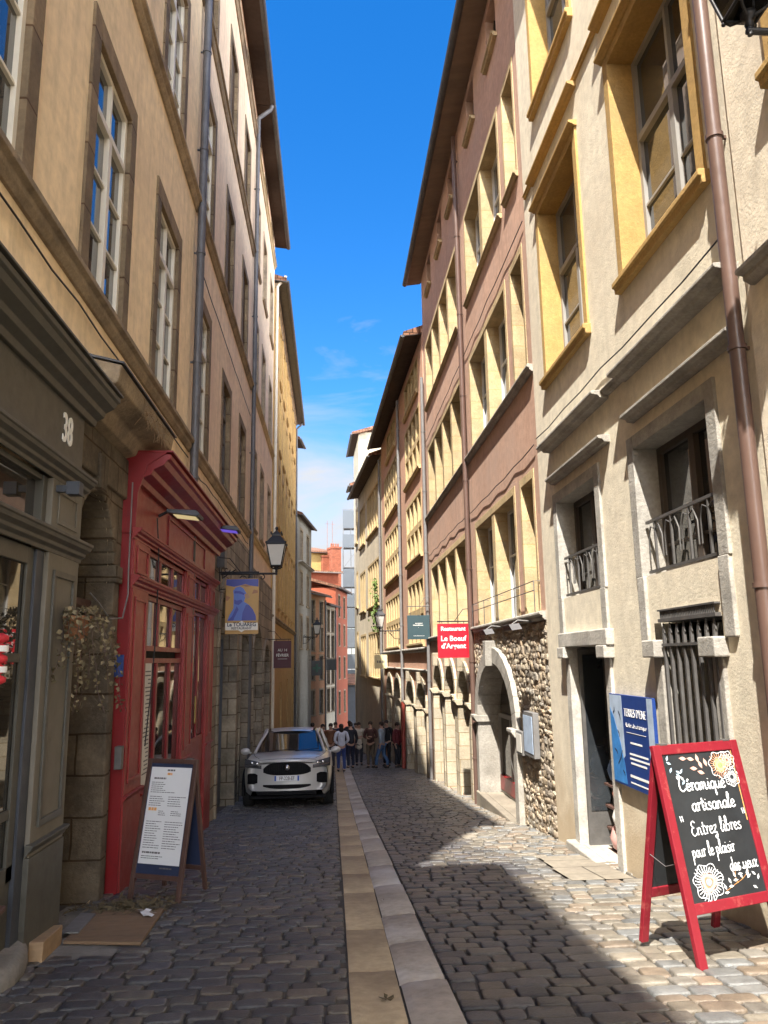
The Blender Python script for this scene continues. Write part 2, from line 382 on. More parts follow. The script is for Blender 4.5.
WCACHE = {}; PR = random.Random(31)
def window_meshes(key, w, h, sw=.2, st=.22, d=.25, proud=.02, surround='brownstone', frame='creamframe', lights=1, mull=.14, rows=1, trans=.14, leaf=2, bars=(.33,.66), transom=None, sill=(.1,.14,.07), hoods=(), fw=.055, glassm='glass', shut=None, lintel_slope=0):
    if key in WCACHE: return WCACHE[key]
    s = MB()
    if sw:
        s.box(-w/2-sw, -w/2, -d-.03, proud, 0, h+st); s.box(w/2, w/2+sw, -d-.03, proud, 0, h+st)
        s.box(-w/2, w/2, -d-.03, proud, h, h+st)
        lw = (w-(lights-1)*mull)/lights
        for i in range(1, lights):
            x = -w/2+i*lw+(i-1)*mull; s.box(x, x+mull, -d-.03, proud-.01, 0, h)
        lh = (h-(rows-1)*trans)/rows
        for j in range(1, rows):
            z = j*lh+(j-1)*trans
            for i in range(lights):
                x = -w/2+i*(lw+mull); s.box(x, x+lw, -d-.03, proud-.014, z, z+trans)
    else:
        lw, lh = (w-(lights-1)*mull)/lights, h
    si = None
    if sill:
        pj, th, ex = sill; si = MB(); x = w/2+sw+ex
        si.profile([(-d-.03,-th),(pj*.7,-th),(pj*.75,-th*.55),(pj,-th*.5),(pj,-.012),(pj-.015,-.001),(-d-.03,-.001)], -x, x)
    hd = None
    if hoods:
        hd = MB()
        for dz, pj, th, ex in hoods:
            x = w/2+sw+ex; z = h+dz
            hd.profile([(-.02,z),(pj*.35,z+.01),(pj*.55,z+th*.35),(pj*.9,z+th*.5),(pj,z+th*.6),(pj,z+th*.9),(pj*.4,z+th),(-.02,z+th)], -x, x)
    f = MB(); p = MB()
    for i in range(lights):
        for j in range(rows):
            x0 = -w/2+i*(lw+mull); x1 = x0+lw; z0 = j*(lh+trans); z1 = z0+lh; ya, yb = -d-.02, -d+.05
            if shut:
                f.box(x0, x1, -d-.01, -d+.03, z0, z1); n = int((z1-z0)/.09)
                for k in range(n):
                    z = z0+.05+k*.09
                    f.add([(x0+.06,-d+.03,z),(x1-.06,-d+.03,z),(x1-.06,-d+.055,z+.02),(x0+.06,-d+.055,z+.02),(x0+.06,-d+.03,z+.07),(x1-.06,-d+.03,z+.07)], [(0,1,2,3),(3,2,5,4)])
                f.box((x0+x1)/2-.015,(x0+x1)/2+.015,-d+.03,-d+.06,z0,z1); continue
            f.box(x0, x0+fw, ya, yb, z0, z1); f.box(x1-fw, x1, ya, yb, z0, z1)
            f.box(x0+fw, x1-fw, ya, yb, z0, z0+fw*1.3); f.box(x0+fw, x1-fw, ya, yb, z1-fw, z1)
            zt = z1-fw
            if transom:
                zt = z0+(z1-z0)*transom; f.box(x0+fw, x1-fw, ya, yb+.015, zt-fw*.6, zt+fw*.6)
            xm = (x0+x1)/2
            if leaf == 2:
                f.box(xm-fw*.75, xm+fw*.75, ya, yb+.012, z0+fw*1.3, zt-(fw*.6 if transom else 0))
                if transom: f.box(xm-fw*.4, xm+fw*.4, ya, yb, zt+fw*.6, z1-fw)
            for b in bars:
                zz = z0+(zt-z0)*b
                if leaf == 2:
                    f.box(x0+fw, xm-fw*.75, ya+.015, yb-.012, zz-.014, zz+.014); f.box(xm+fw*.75, x1-fw, ya+.015, yb-.012, zz-.014, zz+.014)
                else: f.box(x0+fw, x1-fw, ya+.015, yb-.012, zz-.014, zz+.014)
            for xa, xb in (((x0+fw*.6, xm), (xm, x1-fw*.6)) if leaf == 2 else ((x0+fw*.6, x1-fw*.6),)):
                p.box(xa, xb, -d-.008, -d+.008, z0+.02, z1-.02)
    r = dict(plain=key == 'l_tall', frame=f.mesh('window', M[shut or frame]), pane=p.mesh('pane', M[glassm]) if p.v else None, pane2=p.mesh('pane', M['netglass']) if p.v else None, pane3=p.mesh('pane', M['glass3']) if p.v else None,
             surround=s.mesh('surround', M[surround]) if s.v else None,
             sill=si.mesh('sill', M[surround]) if si else None, hood=hd.mesh('hood_mould', M[surround]) if hd else None,
             w=w, h=h, sw=sw, st=st, sillth=sill[1] if sill else 0)
    WCACHE[key] = r; return r
def put_window(b, Yc, z, wm, bevel=.008):
    u = b.U(Yc)
    f = link('window', wm['frame'], b.root, 0, (u, 0, b.Z(z)))
    for k in ('pane', 'surround', 'sill', 'hood'):
        me = wm[k]
        if k == 'pane': me = wm['pane' if wm['plain'] else PR.choice(('pane','pane','pane2','pane3'))]
        if me: link({'hood': 'hood_mould'}.get(k, k), me, f, bevel if k in ('surround', 'sill') else 0)
    return f
def whole(Yc, z, wm): # wall opening that takes the window
    a = wm['w']/2+wm['sw']-.004; return (Yc-a, Yc+a, z-max(0, wm['sillth']-.004), z+wm['h']+wm['st']-.004, 0)

def text_mb(body, size, ext=.002, align='CENTER', shear=0, bold=0, spacing=1):
    cu = bpy.data.curves.new('t', 'FONT'); cu.body = body; cu.size = size; cu.extrude = ext; cu.align_x = align; cu.shear = shear
    cu.offset = bold; cu.space_character = spacing; cu.resolution_u = 3
    o = bpy.data.objects.new('t', cu); COL.objects.link(o); bpy.context.view_layer.update()
    ev = o.evaluated_get(bpy.context.evaluated_depsgraph_get()); me = bpy.data.meshes.new_from_object(ev)
    m = MB(); m.add([(v.co.x, -v.co.z, v.co.y) for v in me.vertices], [tuple(p.vertices) for p in me.polygons])
    bpy.data.objects.remove(o); bpy.data.meshes.remove(me); return m   # text in the xz plane, facing -y
def join(a, b, off=(0,0,0), m=0):
    a.add([(v[0]+off[0], v[1]+off[1], v[2]+off[2]) for v in b.v], b.f, m); return a
# ------------------------------------------------------------------ street
def strip(name, mat, xs, ys, dz=0, kind='structure', zf=None):
    m = MB(); nx, ny = len(xs), len(ys)
    for y in ys:
        for x in xs: m.v.append((x, y, g(y)+dz+(zf(x, y) if zf else 0)))
    for j in range(ny-1):
        for i in range(nx-1):
            a = j*nx+i; m.f.append((a, a+1, a+nx+1, a+nx)); m.m.append(0); m.sm.append(True)
    o = m.build(name, M[mat]); return tag(o, kind=kind)
strip('street', 'mortar', [-90,-6,-3,-1,.2,.8,2,3.2,6,90], [-30,-10,0,3,6,9,12,15,17,20,25,30,35,40,45,50,60,75,90,140,300,600], -.012)

def slabs(name, mat, x0, x1, y0, y1, length, dish=0, tilt=0, seed=1, th=.05):
    rnd = random.Random(seed); m = MB(); y = y0
    while y < y1:
        l = length*rnd.uniform(.75, 1.25); a, b = y+.006, y+l-.006; n = 6; dz = rnd.uniform(-.004,.004); ex = rnd.uniform(-.006,.006)
        vs = []
        for yy, e in ((a,-.012),(a+.02,0),(b-.02,0),(b,-.012)):
            for i in range(n+1):
                t = i/n; edge = -.01 if i in (0, n) else 0
                vs.append((x0+ex+(x1-x0)*t, yy, g(yy)+.012+dz+e+edge-dish*(1-(2*t-1)**2)+tilt*t))
        fs = [(j*(n+1)+i, j*(n+1)+i+1, (j+1)*(n+1)+i+1, (j+1)*(n+1)+i) for j in range(3) for i in range(n)]
        m.add(vs, fs, 0, True); y += l
    return tag(m.build(name, M[mat]), kind='structure')
slabs('gutter_channel', 'slab', .10, .392, 2.0, 44, 1.25, .012, 0, 3)
slabs('kerb', 'kerb', .40, .675, 2.0, 44, 1.05, 0, .02, 4)

# cobbles: rounded stones in courses across the street
STONE_TINTS = [(.075,.071,.071),(.06,.06,.063),(.085,.078,.068),(.10,.087,.07),(.048,.048,.051),(.078,.076,.078),(.112,.094,.074),(.067,.064,.068)]
def cobbles(name, x0, x1, y0, y1, pitch, width, seed, slant=0, warm=0, skip=None):
    rnd = random.Random(seed); m = MB(); m.col = []; y = y0
    while y < y1:
        p = pitch*rnd.uniform(.86, 1.16); x = x0 + rnd.uniform(-.5, 0)*width
        while x < x1:
            w = width*rnd.uniform(.65, 1.4)
            xa, xb = max(x, x0), min(x+w, x1); x += w
            if xb-xa < .07: continue
            cx, cy = (xa+xb)/2, y+p/2+slant*((xa+xb)/2-x0)+rnd.uniform(-.012,.012)+.03*math.sin((xa+xb)*1.7+y*.6)
            if skip and skip(cx, cy): continue
            hx, hy = (xb-xa)/2-.005, p/2-.006; rot = rnd.uniform(-.05,.05); dz = rnd.uniform(-.006,.006); tx, ty = rnd.uniform(-.03,.03), rnd.uniform(-.05,.05)
            rings = []; sq = rnd.uniform(.16,.34); n = 12; jit = [rnd.uniform(.95,1.03) for _ in range(n)]
            for sc, z in ((1.0,-.03),(.985,-.004),(.95,.0055),(.88,.0085),(.5,.0095)):
                for q in range(n):
                    a = 2*PI*(q+.5)/n; c, s = math.cos(a), math.sin(a)
                    ux = math.copysign(abs(c)**sq, c)*hx*sc*jit[q]; uy = math.copysign(abs(s)**sq, s)*hy*sc*jit[q]
                    px, py = cx+ux-uy*rot, cy+uy+ux*rot
                    rings.append((px, py, g(py)+z+dz+tx*ux+ty*uy))
            rings.append((cx, cy, g(cy)+.0098+dz))
            fs = [(k*n+q, k*n+(q+1)%n, (k+1)*n+(q+1)%n, (k+1)*n+q) for k in range(4) for q in range(n)] + [(4*n+q, 4*n+(q+1)%n, 5*n) for q in range(n)]
            m.add(rings, fs, 0, True)
            c = rnd.choice(STONE_TINTS); wm = warm(cx, cy) if warm else 0; k = rnd.uniform(.8,1.2)
            c = tuple(k*(a*(1-wm)+b*wm) for a, b in zip(c, rnd.choice([(.20,.178,.14),(.225,.195,.15),(.185,.17,.145),(.21,.165,.12),(.165,.168,.163)])))
            m.col += [(*c, 1)]*len(rings)
        y += p
    o = m.build(name, M['cobble']); return tag(o, kind='stuff')
def on_flag(x, y): return 2.36 < x < 3.05 and 8.02 < y < 9.62
def near_right(x, y): # worn pale pavers of the strip along the right wall
    e = 1.75+.22*math.sin(y*.9)+(0 if y < 12 else (y-12)*.02)
    return max(0, min(1, (x-e)/.35))*.9
def bare_left(x, y): return (x < -1.52 and 6.0 < y < 7.6)
cobbles('cobblestones', -2.3, .092, 2.2, 46, .142, .185, 5, 0, None, bare_left)
cobbles('cobblestones', .69, 3.3, 2.2, 46, .158, .20, 6, -.05, near_right, on_flag)
m = MB()
for (x0, x1, y0, y1) in ((2.37,2.70,8.04,8.80),(2.712,3.0,8.04,8.80),(2.40,3.02,8.812,9.25),(2.42,3.02,9.262,9.60)):
    m.add([(x, y, g(y)+.012) for x, y in ((x0,y0),(x1,y0),(x1,y1),(x0,y1))], [(0,1,2,3)])
tag(m.build('flagstones', M['flag']), kind='structure')
m = MB()  # earth and slab patch outside the arched door
m.add([(x, y, g(y)+.004) for x, y in ((-2.4,5.6),(-1.53,5.95),(-1.50,7.7),(-2.4,7.7))], [(0,1,2,3)])
tag(m.build('doorstep_ground', M['stepstone']), kind='structure')

# ------------------------------------------------------------------ arches
def arch_pts(ua, ub, zs, rise, n=16):
    return [((ua+ub)/2-(ub-ua)/2*math.cos(PI*i/n), zs+rise*math.sin(PI*i/n)) for i in range(n+1)]
def arch_part(b, Ya, Yb, z0, z1, rise, d, ring=.25, proud=.05, mat='ashlar2', cap=True, key=False, jamb=.2, name='stone_arch'):
    ua, ub = b.rng(Ya, Yb); zs = b.Z(z1-rise); m = MB(); n = 16; zb = b.Z(z0)
    P = arch_pts(ua, ub, zs, rise, n); Q = arch_pts(ua-ring, ub+ring, zs, rise+ring, n)
    for i in range(n):
        a, c, e, f = P[i], P[i+1], Q[i+1], Q[i]
        m.prism([(p[0], -d, p[1]) for p in (a, c, e, f)], (0, d+proud, 0))
    for s, u in ((-1, ua), (1, ub)):
        m.box(u, u+s*jamb, -d, proud, zb, zs)
        if cap: m.profile([(-d,zs-.14),(proud+.03,zs-.14),(proud+.09,zs-.05),(proud+.09,zs),(-d,zs)], min(u-s*.05,u+s*(jamb+.06)), max(u-s*.05,u+s*(jamb+.06)))
    if key:
        uc = (ua+ub)/2; m.prism([(uc-.09,0,zs+rise-.05),(uc+.09,0,zs+rise-.05),(uc+.12,0,zs+rise+ring+.12),(uc-.12,0,zs+rise+ring+.12)], (0,proud+.12,0))
    return b.part(name, m, M[mat], .01)
def arch_fill(b, Ya, Yb, z0, z1, rise, d, frame='darkframe', glassm='glass2', base=.5, basem='darkframe', bars=1, name='shop_window'):
    ua, ub = b.rng(Ya, Yb); zs = b.Z(z1-rise); zb = b.Z(z0); P = arch_pts(ua, ub, zs, rise)
    m = MB(); m.prism([(ua,-d,zb)]+[(p[0],-d,p[1]) for p in P]+[(ub,-d,zb)], (0,.02,0)); f = b.part(name, m, M[glassm])
    m = MB(); m.box(ua, ub, -d+.02, -d+.07, zb, zb+base*.12)
    m.box(ua, ua+.06, -d+.021, -d+.08, zb, zs); m.box(ub-.06, ub, -d+.021, -d+.08, zb, zs); m.box(ua+.06, ub-.06, -d+.022, -d+.075, zs-.04, zs+.04)
    for i in range(bars):
        u = ua+(ub-ua)*(i+1)/(bars+1); m.box(u-.03, u+.03, -d+.02, -d+.07, zb+.1, zs-.04)
    b.part('frame', m, M[frame], parent=f)
    if base:
        m = MB(); m.box(ua+.06, ub-.06, -d+.024, -d+.085, zb+.06, zb+base); b.part('base_panel', m, M[basem], parent=f)
    return f

# ================================================================== RIGHT SIDE
# ---- R2: beige house with yellow window surrounds
b = Bld('beige_house', 1, 3.08, 5.1, 3.08, 11.0, 'beige plastered house with yellow window surrounds above the blue wall sign')
W1 = window_meshes('yel', 1.66, 2.55, .13, .12, .30, .03, 'yellowstone', 'greyframe', transom=.62, bars=(.5,), sill=(.10,.13,.03), hoods=((.10,.11,.08,.03),(.60,.12,.08,.10)), fw=.06)
STN = dict(surround='whitestone', frame='darkframe')
W2 = window_meshes('stone_hi', 1.53, 1.30, .16, .14, .27, .03, leaf=2, transom=None, bars=(.25,), sill=None, fw=.07, **STN)
holes = []; put = []
for Yc, z in ((6.44,3.9),(9.38,3.9),(6.44,8.15),(9.25,8.15)): holes.append(whole(Yc, z, W1)); put.append((Yc, z, W1))
for Yc in (6.62, 9.36): holes.append(whole(Yc, .76, W2)); put.append((Yc, .76, W2))
holes += [(5.95,7.26,-1.35,.30,0), (8.62,9.92,g(9.9),.12,0)]
b.wall(holes, 12.6, M['beige'])
for p in put: put_window(b, *p)
b.ledge(6.9, 10.9, 7.13, .07, .05, 'yellowstone', 'string_course')
HP = lambda z0, h, pj: (lambda z: [(-.02,z),(pj*.5,z+h*.1),(pj*.62,z+h*.42),(pj*.94,z+h*.5),(pj,z+h*.62),(pj,z+h*.9),(pj*.5,z+h),(-.02,z+h)])
for Ya, Yb, z, h, pj in ((5.18,7.5,2.82,.10,.20),(8.0,10.35,2.82,.10,.20),(5.22,7.38,2.33,.09,.14),(8.05,10.22,2.33,.09,.14)): b.ledge(Ya, Yb, z, h, pj, 'greystone', 'hood_mould', HP(z, h, pj))
b.ledge(7.5, 8.0, 2.85, .07, .10, 'greystone', 'string_course')
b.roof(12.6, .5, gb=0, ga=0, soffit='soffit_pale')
for Ya, Yb in ((5.88,7.36),(8.62,10.1)):  # apron below each stone-framed window
    ua, ub = b.rng(Ya, Yb); m = MB(); m.box(ua, ub, -.2, -.12, b.Z(.30), b.Z(.74)); m.box(ua, ub, -.28, -.1, b.Z(.74), b.Z(.765)); b.part('apron_panel', m, M['beige'])
    m = MB()
    for u in (ua-.17, ub):
        m = MB(); m.box(u, u+.17, -.2, .032, b.Z(.13), b.Z(.765)); b.part('stone_jamb', m, M['whitestone'], .01)
    m = MB()  # balcony rail: top and bottom rails with splayed flat bars
    za, zb_ = b.Z(.80), b.Z(1.29); y = -.04
    ra, rb = ua+.02, ub-.02
    for z in (za, zb_): m.box(ra, rb, y-.012, y+.012, z-.014, z+.014)
    for u in (ra, rb):
        for z in (za, zb_): m.box(u-.012, u+.012, y-.02, y+.01, z-.012, z+.012)
    n = 4
    for i in range(n):
        u = ra+(rb-ra)*(i+.5)/n; w = (rb-ra)/n
        m.box(u-.011, u+.011, y-.01, y+.01, za, zb_)
        m.tube([(u, y, zb_-.09), (u-w*.25, y+.004, zb_-.05), (u-w*.42, y, zb_-.16), (u-w*.42, y, za+.12)], .008, 5)
        m.tube([(u, y, zb_-.09), (u+w*.25, y+.004, zb_-.05), (u+w*.42, y, zb_-.16), (u+w*.42, y, za+.12)], .008, 5)
    b.part('balcony_railing', m, M['greyiron'])
# barred shop window
ua, ub = b.rng(5.95, 7.26)
for u in (ua-.001, ub-.17): m = MB(); m.box(u, u+.171, -.42, .034, b.Z(-1.3), b.Z(.12)); b.part('stone_jamb', m, M['whitestone'], .012)
for u in (ua-.06, ub-.22): m = MB(); m.box(u, u+.28, -.3, .12, b.Z(-.02), b.Z(.14)); b.part('stone_impost', m, M['whitestone'], .012)
m = MB(); m.box(ua-.02, ub+.02, -.42, .07, b.Z(-1.45), b.Z(-1.3)); b.part('sill', m, M['whitestone'], .012)
m = MB(); m.box(ua+.17, ub-.17, -.44, -.40, b.Z(-1.3), b.Z(.31)); f = b.part('barred_window', m, M['glass2'])
m = MB(); x0, x1 = b.U(6.0), b.U(7.02); y = .03
m.box(x0, x1, y-.02, y+.02, b.Z(.08), b.Z(.105)); m.box(x0-.04, x1+.04, -.35, y+.02, b.Z(.30), b.Z(.33)); m.box(x0-.04, x1+.04, -.35, y+.02, b.Z(.40), b.Z(.415)); m.box(x0, x1, y-.02, y+.02, b.Z(-1.12), b.Z(-1.09))
for i in range(34):
    x = x0+(x1-x0)*i/33; m.box(x-.006, x+.006, y+.0, y+.012, b.Z(.33), b.Z(.40))
for i in range(8):
    x = x0+.03+(x1-x0-.06)*i/7
    m.box(x-.014, x+.014, y-.013, y+.013, b.Z(-1.2), b.Z(.2)); m.prism([(x-.028,y-.006,b.Z(.2)),(x+.028,y-.006,b.Z(.2)),(x,y-.006,b.Z(.29))], (0,.012,0))
b.part('security_bars', m, M['greyiron'], parent=f)
m = MB(); m.ell(((x0+x1)/2+.1, -.37, b.Z(-.75)), (.05,.02,.05)); b.part('yellow_ornament', m, M['yellowp'], parent=f)
# shop doorway
ua, ub = b.rng(8.62, 9.92); zb_ = b.Z(g(9.95)-.2); m = MB()
for u in (ua-.17, ub-.005): m.box(u, u+.175, -.35, .035, zb_, b.Z(.12))
m.box(ua-.26, ub+.26, -.35, .09, b.Z(.12), b.Z(.30))
for u in (ua-.24, ub-.02): m.box(u, u+.26, -.3, .12, b.Z(-.02), b.Z(.12))
b.part('stone_doorcase', m, M['whitestone'], .012)
m = MB(); m.prism([(ua-.2,0,b.Z(g(8.5)-.1)),(ub+.25,0,b.Z(g(10.1)-.1)),(ub+.25,0,b.Z(g(9.95)+.10)),(ua-.2,0,b.Z(g(9.95)+.10))], (0,.14,0)); m.box(ua, ub, -.5, 0, zb_, b.Z(g(9.95)+.10)); b.part('doorstep', m, M['greystone'], .015)
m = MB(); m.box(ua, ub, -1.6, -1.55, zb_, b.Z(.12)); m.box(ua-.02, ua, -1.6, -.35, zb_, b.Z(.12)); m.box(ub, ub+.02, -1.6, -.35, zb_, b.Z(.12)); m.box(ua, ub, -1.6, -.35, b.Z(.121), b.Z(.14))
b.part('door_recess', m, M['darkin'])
m = MB(); u = ub-.06  # glazed metal door leaf folded back against the far jamb, inside the opening
m.box(u-.05, u, -.40, -.06, b.Z(g(9.95)+.10), b.Z(.10)); lf = b.part('door_leaf', m, M['greyiron'])
m = MB(); m.box(u-.058, u-.051, -.36, -.10, b.Z(g(9.95)+.5), b.Z(.02)); b.part('pane', m, M['glass'], parent=lf)
b.cable(5.3, 10.9, 3.2, .03, .008, seed=6)
b.pipe(5.17, 12.4, -2.2, .057, .09, 'brownpipe', collars=1.75)
# goods hung in the doorway
rnd = random.Random(9); DC = [M[k] if k in M else None for k in ()]
for nm, cc in (('white_glaze',(.7,.68,.64)),('pink_glaze',(.55,.3,.27)),('blue_glaze',(.12,.2,.38)),('rust_glaze',(.4,.14,.08))): M[nm] = paint(nm, cc, .3, .1, 6)
for i, (mk, dz) in enumerate((('white_glaze',.75),('rust_glaze',1.0),('pink_glaze',.5),('blue_glaze',1.25))):
    yy = 9.30+.06*i; p = (3.40+.04*(i%2), yy, g(9.95)+.1+dz-.495)
    m = MB(); m.lathe([(.05,0),(.11,.05),(.14,.16),(.10,.27),(.045,.33),(.06,.38)], 14)
    o = m.build('pottery_vase', M[mk]); o.location = p
    tag(o, {'white_glaze':'white glazed vase second lowest in the ceramics doorway stack','rust_glaze':'rust red glazed vase third up in the ceramics doorway stack','pink_glaze':'pink glazed vase lowest in the ceramics doorway stack','blue_glaze':'blue glazed vase on top of the ceramics doorway stack'}[mk], 'vase', 'vases in the ceramics doorway')
m = MB()
for dz in (.08,.33,.58,.83): m.box(3.30,3.62,9.16,9.64,g(9.95)+.1+dz-.10,g(9.95)+.1+dz-.075)
m.box(3.60,3.62,9.16,9.64,g(9.95)+.1,g(9.95)+1.3)
tag(m.build('display_stand', M['wood']), 'small dark display stand for vases inside the doorway', 'stand')

# ---- R1: pale house beside the camera
b = Bld('pale_house', 1, 3.06, -9.0, 3.06, 5.08, 'pale beige house at the right edge beyond the brown downpipe')
W1b = WCACHE['yel']; holes = [whole(Yc, z, W1b) for Yc in (3.55, .6, -2.4, -5.4) for z in (4.0, 8.2)]
b.wall(holes, 12.9, M['beige2'])
for Yc in (3.55, .6, -2.4, -5.4):
    for z in (4.0, 8.2): put_window(b, Yc, z, W1b)
b.ledge(-9, 4.98, 2.62, .13, .14, 'greystone')
b.roof(12.9, .5, gb=0, soffit='soffit_pale')

# ---- R3: red-brown house with the restaurant
b = Bld('red_brown_house', 1, 3.10, 11.0, 3.08, 24.3, 'tall red brown house with pale stone windows and rubble ground floor')
kw = dict(surround='goldstone', frame='whiteframe', d=.30, proud=.012, leaf=1, bars=(.6,), transom=None, fw=.05)
G1 = window_meshes('r_single', .72, 2.05, .10, .14, sill=None, lights=1, **kw)
G2 = window_meshes('r_double', 3.45, 2.05, .12, .14, sill=None, lights=2, mull=.26, **kw)
G4 = window_meshes('r_quad', 6.1, 2.05, .14, .14, sill=None, lights=4, mull=.24, **kw)
AT = window_meshes('r_attic', .85, 1.15, .0, .0, .22, sill=(.12,.10,.08), surround='goldstone', frame='darkframe', leaf=2, bars=())
holes = []; put = []
for z in (.67, 4.45, 7.95):
    for Yc, w in ((11.78, G1), (14.4, G2), (20.55, G4)): holes.append(whole(Yc, z, w)); put.append((Yc, z, w))
for Yc in (12.75, 15.0, 17.9, 20.0, 22.4):
    holes.append((Yc-.425, Yc+.425, 11.5, 12.55, .24)); put.append((Yc, 11.5, AT))
A0 = (13.15, 16.25, g(16.4)+.05, -.10, .75, 1.05)
AR = [(17.55,19.0), (19.55,21.1), (21.75,23.5)]
holes.append((A0[0], A0[1], A0[2], A0[3], 0, A0[5]))
for a, c in AR: holes.append((a, c, g(c)+.05, -.15 if a > 17.6 else -.25, 0, .72))
b.wall(holes, 12.8, M['redplaster'])
for p in put: put_window(b, *p)
for z, h, mt in ((.53,.13,'ledgestone'),(4.32,.12,'ledgestone')): b.ledge(11.03, 24.28, z, h, .11, 'greystone')
for Ya, Yb in ((11.3,12.25),(12.55,16.25),(17.35,23.75)): b.ledge(Ya, Yb, 7.84, .10, .09, 'goldstone', 'sill')
b.roof(12.72, .52, ga=.05, gb=.3, soffit='soffit_pale')
b.cable(11.1, 16.6, 3.15, seed=2); b.cable(16.8, 24.1, 3.2, .05, seed=3); b.cable(11.1, 24.0, 6.9, .04, seed=4)
b.pipe(16.72, 12.6, g(16.7), .055, .09, 'brownpipe')
b.pipe(24.2, 9.2, g(24.2), .055, .09, 'greypipe')
arch_part(b, *A0[:4], A0[5], .75, .30, .10, 'greystone', True, True, .25)
arch_fill(b, A0[0], A0[1], A0[2]+.25, A0[3], A0[5], .40, 'greyframe', 'glass2', .33, 'red', 2)
ua, ub = b.rng(A0[0]-.3, A0[1]+.25); m = MB()
m.prism([(ua,0,b.Z(g(13)-.1)),(ub,0,b.Z(g(16.5)-.1)),(ub,0,b.Z(A0[2]+.24)),(ua,0,b.Z(A0[2]+.24))], (0,.14,0)); m.box(ua+.3, ub-.3, -.7, .0, b.Z(g(16.4)-.2), b.Z(A0[2]+.24)); b.part('stone_sill', m, M['flag'], .02)
for k, (a, c) in enumerate(AR):
    z1 = -.15 if a > 17.6 else -.25
    arch_part(b, a, c, g(c)-.1, z1, .72, .55, .2, .06, 'ashlar2', True, True, .26)
    arch_fill(b, a, c, g(c)+.0, z1, .72, .5, 'darkframe', 'glass2', (.0, .7, .0)[k], 'greyiron', 1)
# rubble masonry, displaced stones
def rubble(b, Ya, Yb, z0, z1, arch, seed=3):
    """random rubble: a jittered grid of rounded, faceted field stones standing proud of a dark mortar bed"""
    ua, ub = b.rng(Ya, Yb); m = MB(); m.col = []; rnd = random.Random(seed)
    za, zt = b.Z(z0), b.Z(z1)
    aua, aub = b.rng(arch[0]-.28, arch[1]+.28); azs = b.Z(arch[3]-arch[5]); ar = arch[5]+.28
    def inside(u, z, pad=0):
        if not (aua-pad < u < aub+pad): return False
        if z < azs: return True
        t = (u-(aua+aub)/2)/((aub-aua)/2+pad); return abs(t) < 1 and z-azs < (ar+pad)*math.sqrt(max(0, 1-t*t))
    z = za
    while z < zt:
        hrow = rnd.uniform(.06,.12); u = ua+rnd.uniform(-.1,0)
        while u < ub:
            w = rnd.uniform(.07,.25); cu, cz = u+w/2, z+hrow/2+rnd.uniform(-.02,.02); u += w
            hx, hz = w/2*rnd.uniform(1.0,1.2), hrow/2*rnd.uniform(1.0,1.45)
            if inside(cu, cz, .04): continue
            if cu-hx < ua: cu = ua+hx
            if cu+hx > ub-.0: hx = max(.03, ub-cu)
            cz = min(cz, zt-hz)
            n = 8; vs = []; ph = rnd.uniform(0, 6); jit = [rnd.uniform(.68,1.05) for _ in range(n)]; dp = rnd.uniform(.012,.036); tu, tz = rnd.uniform(-.12,.12), rnd.uniform(-.15,.15)
            for sc, y in ((1.0,.002),(.93,dp*.7),(.66,dp)):
                for q in range(n):
                    a = 2*PI*q/n; c, s = math.cos(a), math.sin(a)
                    du, dzz = math.copysign(abs(c)**.6, c)*hx*sc*jit[q], math.copysign(abs(s)**.6, s)*hz*sc*jit[q]
                    vs.append((cu+du, y+tu*du+tz*dzz+rnd.uniform(-.006,.006) if y > .01 else y, cz+dzz))
            vs.append((cu, dp*1.05, cz))
            fs = [(k*n+q, (k+1)*n+q, (k+1)*n+(q+1)%n, k*n+(q+1)%n) for k in range(2) for q in range(n)]+[(2*n+(q+1)%n, 2*n+q, 3*n) for q in range(n)]
            fs = [f[::-1] for f in fs]
            m.add(vs, fs, 0, rnd.random() < .5)
            c = rnd.choice([(.33,.265,.185),(.38,.32,.235),(.30,.24,.175),(.32,.285,.235),(.42,.355,.27),(.26,.22,.175),(.34,.255,.17)]); k = rnd.uniform(.85,1.15)
            m.col += [(*[x*k for x in c],1)]*len(vs)
        z += hrow*.93
    ob = m.build('rubble_wall', M['rubble'], b.root)
    m = MB(); 
    n = 40; us = [ua+(ub-ua)*i/n for i in range(n+1)]; zs = [za+(zt-za)*j/24 for j in range(25)]
    for i in range(n):
        for j in range(24):
            if not inside((us[i]+us[i+1])/2, (zs[j]+zs[j+1])/2, -.12): m.poly([(us[i],.010,zs[j]),(us[i+1],.010,zs[j]),(us[i+1],.010,zs[j+1]),(us[i],.010,zs[j+1])])
    m.build('mortar_bed', M['mortarbed'], ob); return ob
M['mortarbed'] = stone('mortar_bed', (.31,.26,.195), .2, 5, .95, .8, 30, rnd=0)
rubble(b, 11.02, 16.66, g(16.6)-.2, .52, A0)
m = MB(); u0, u1 = b.rng(11.0, 11.22)  # dressed quoin between rubble and beige house is the beige batter itself
# restaurant rail along the first floor
ua, ub = b.rng(11.3, 16.4); m = MB()
for z in (.98, 1.12): m.tube([(ua,.1,b.Z(z)),(ub,.1,b.Z(z))], .008, 5)
for i in range(5): u = ua+(ub-ua)*i/4; m.tube([(u,.0,b.Z(1.12)),(u,.1,b.Z(1.12)),(u,.1,b.Z(.66))], .008, 5)
b.part('rail', m, M['greyiron'])

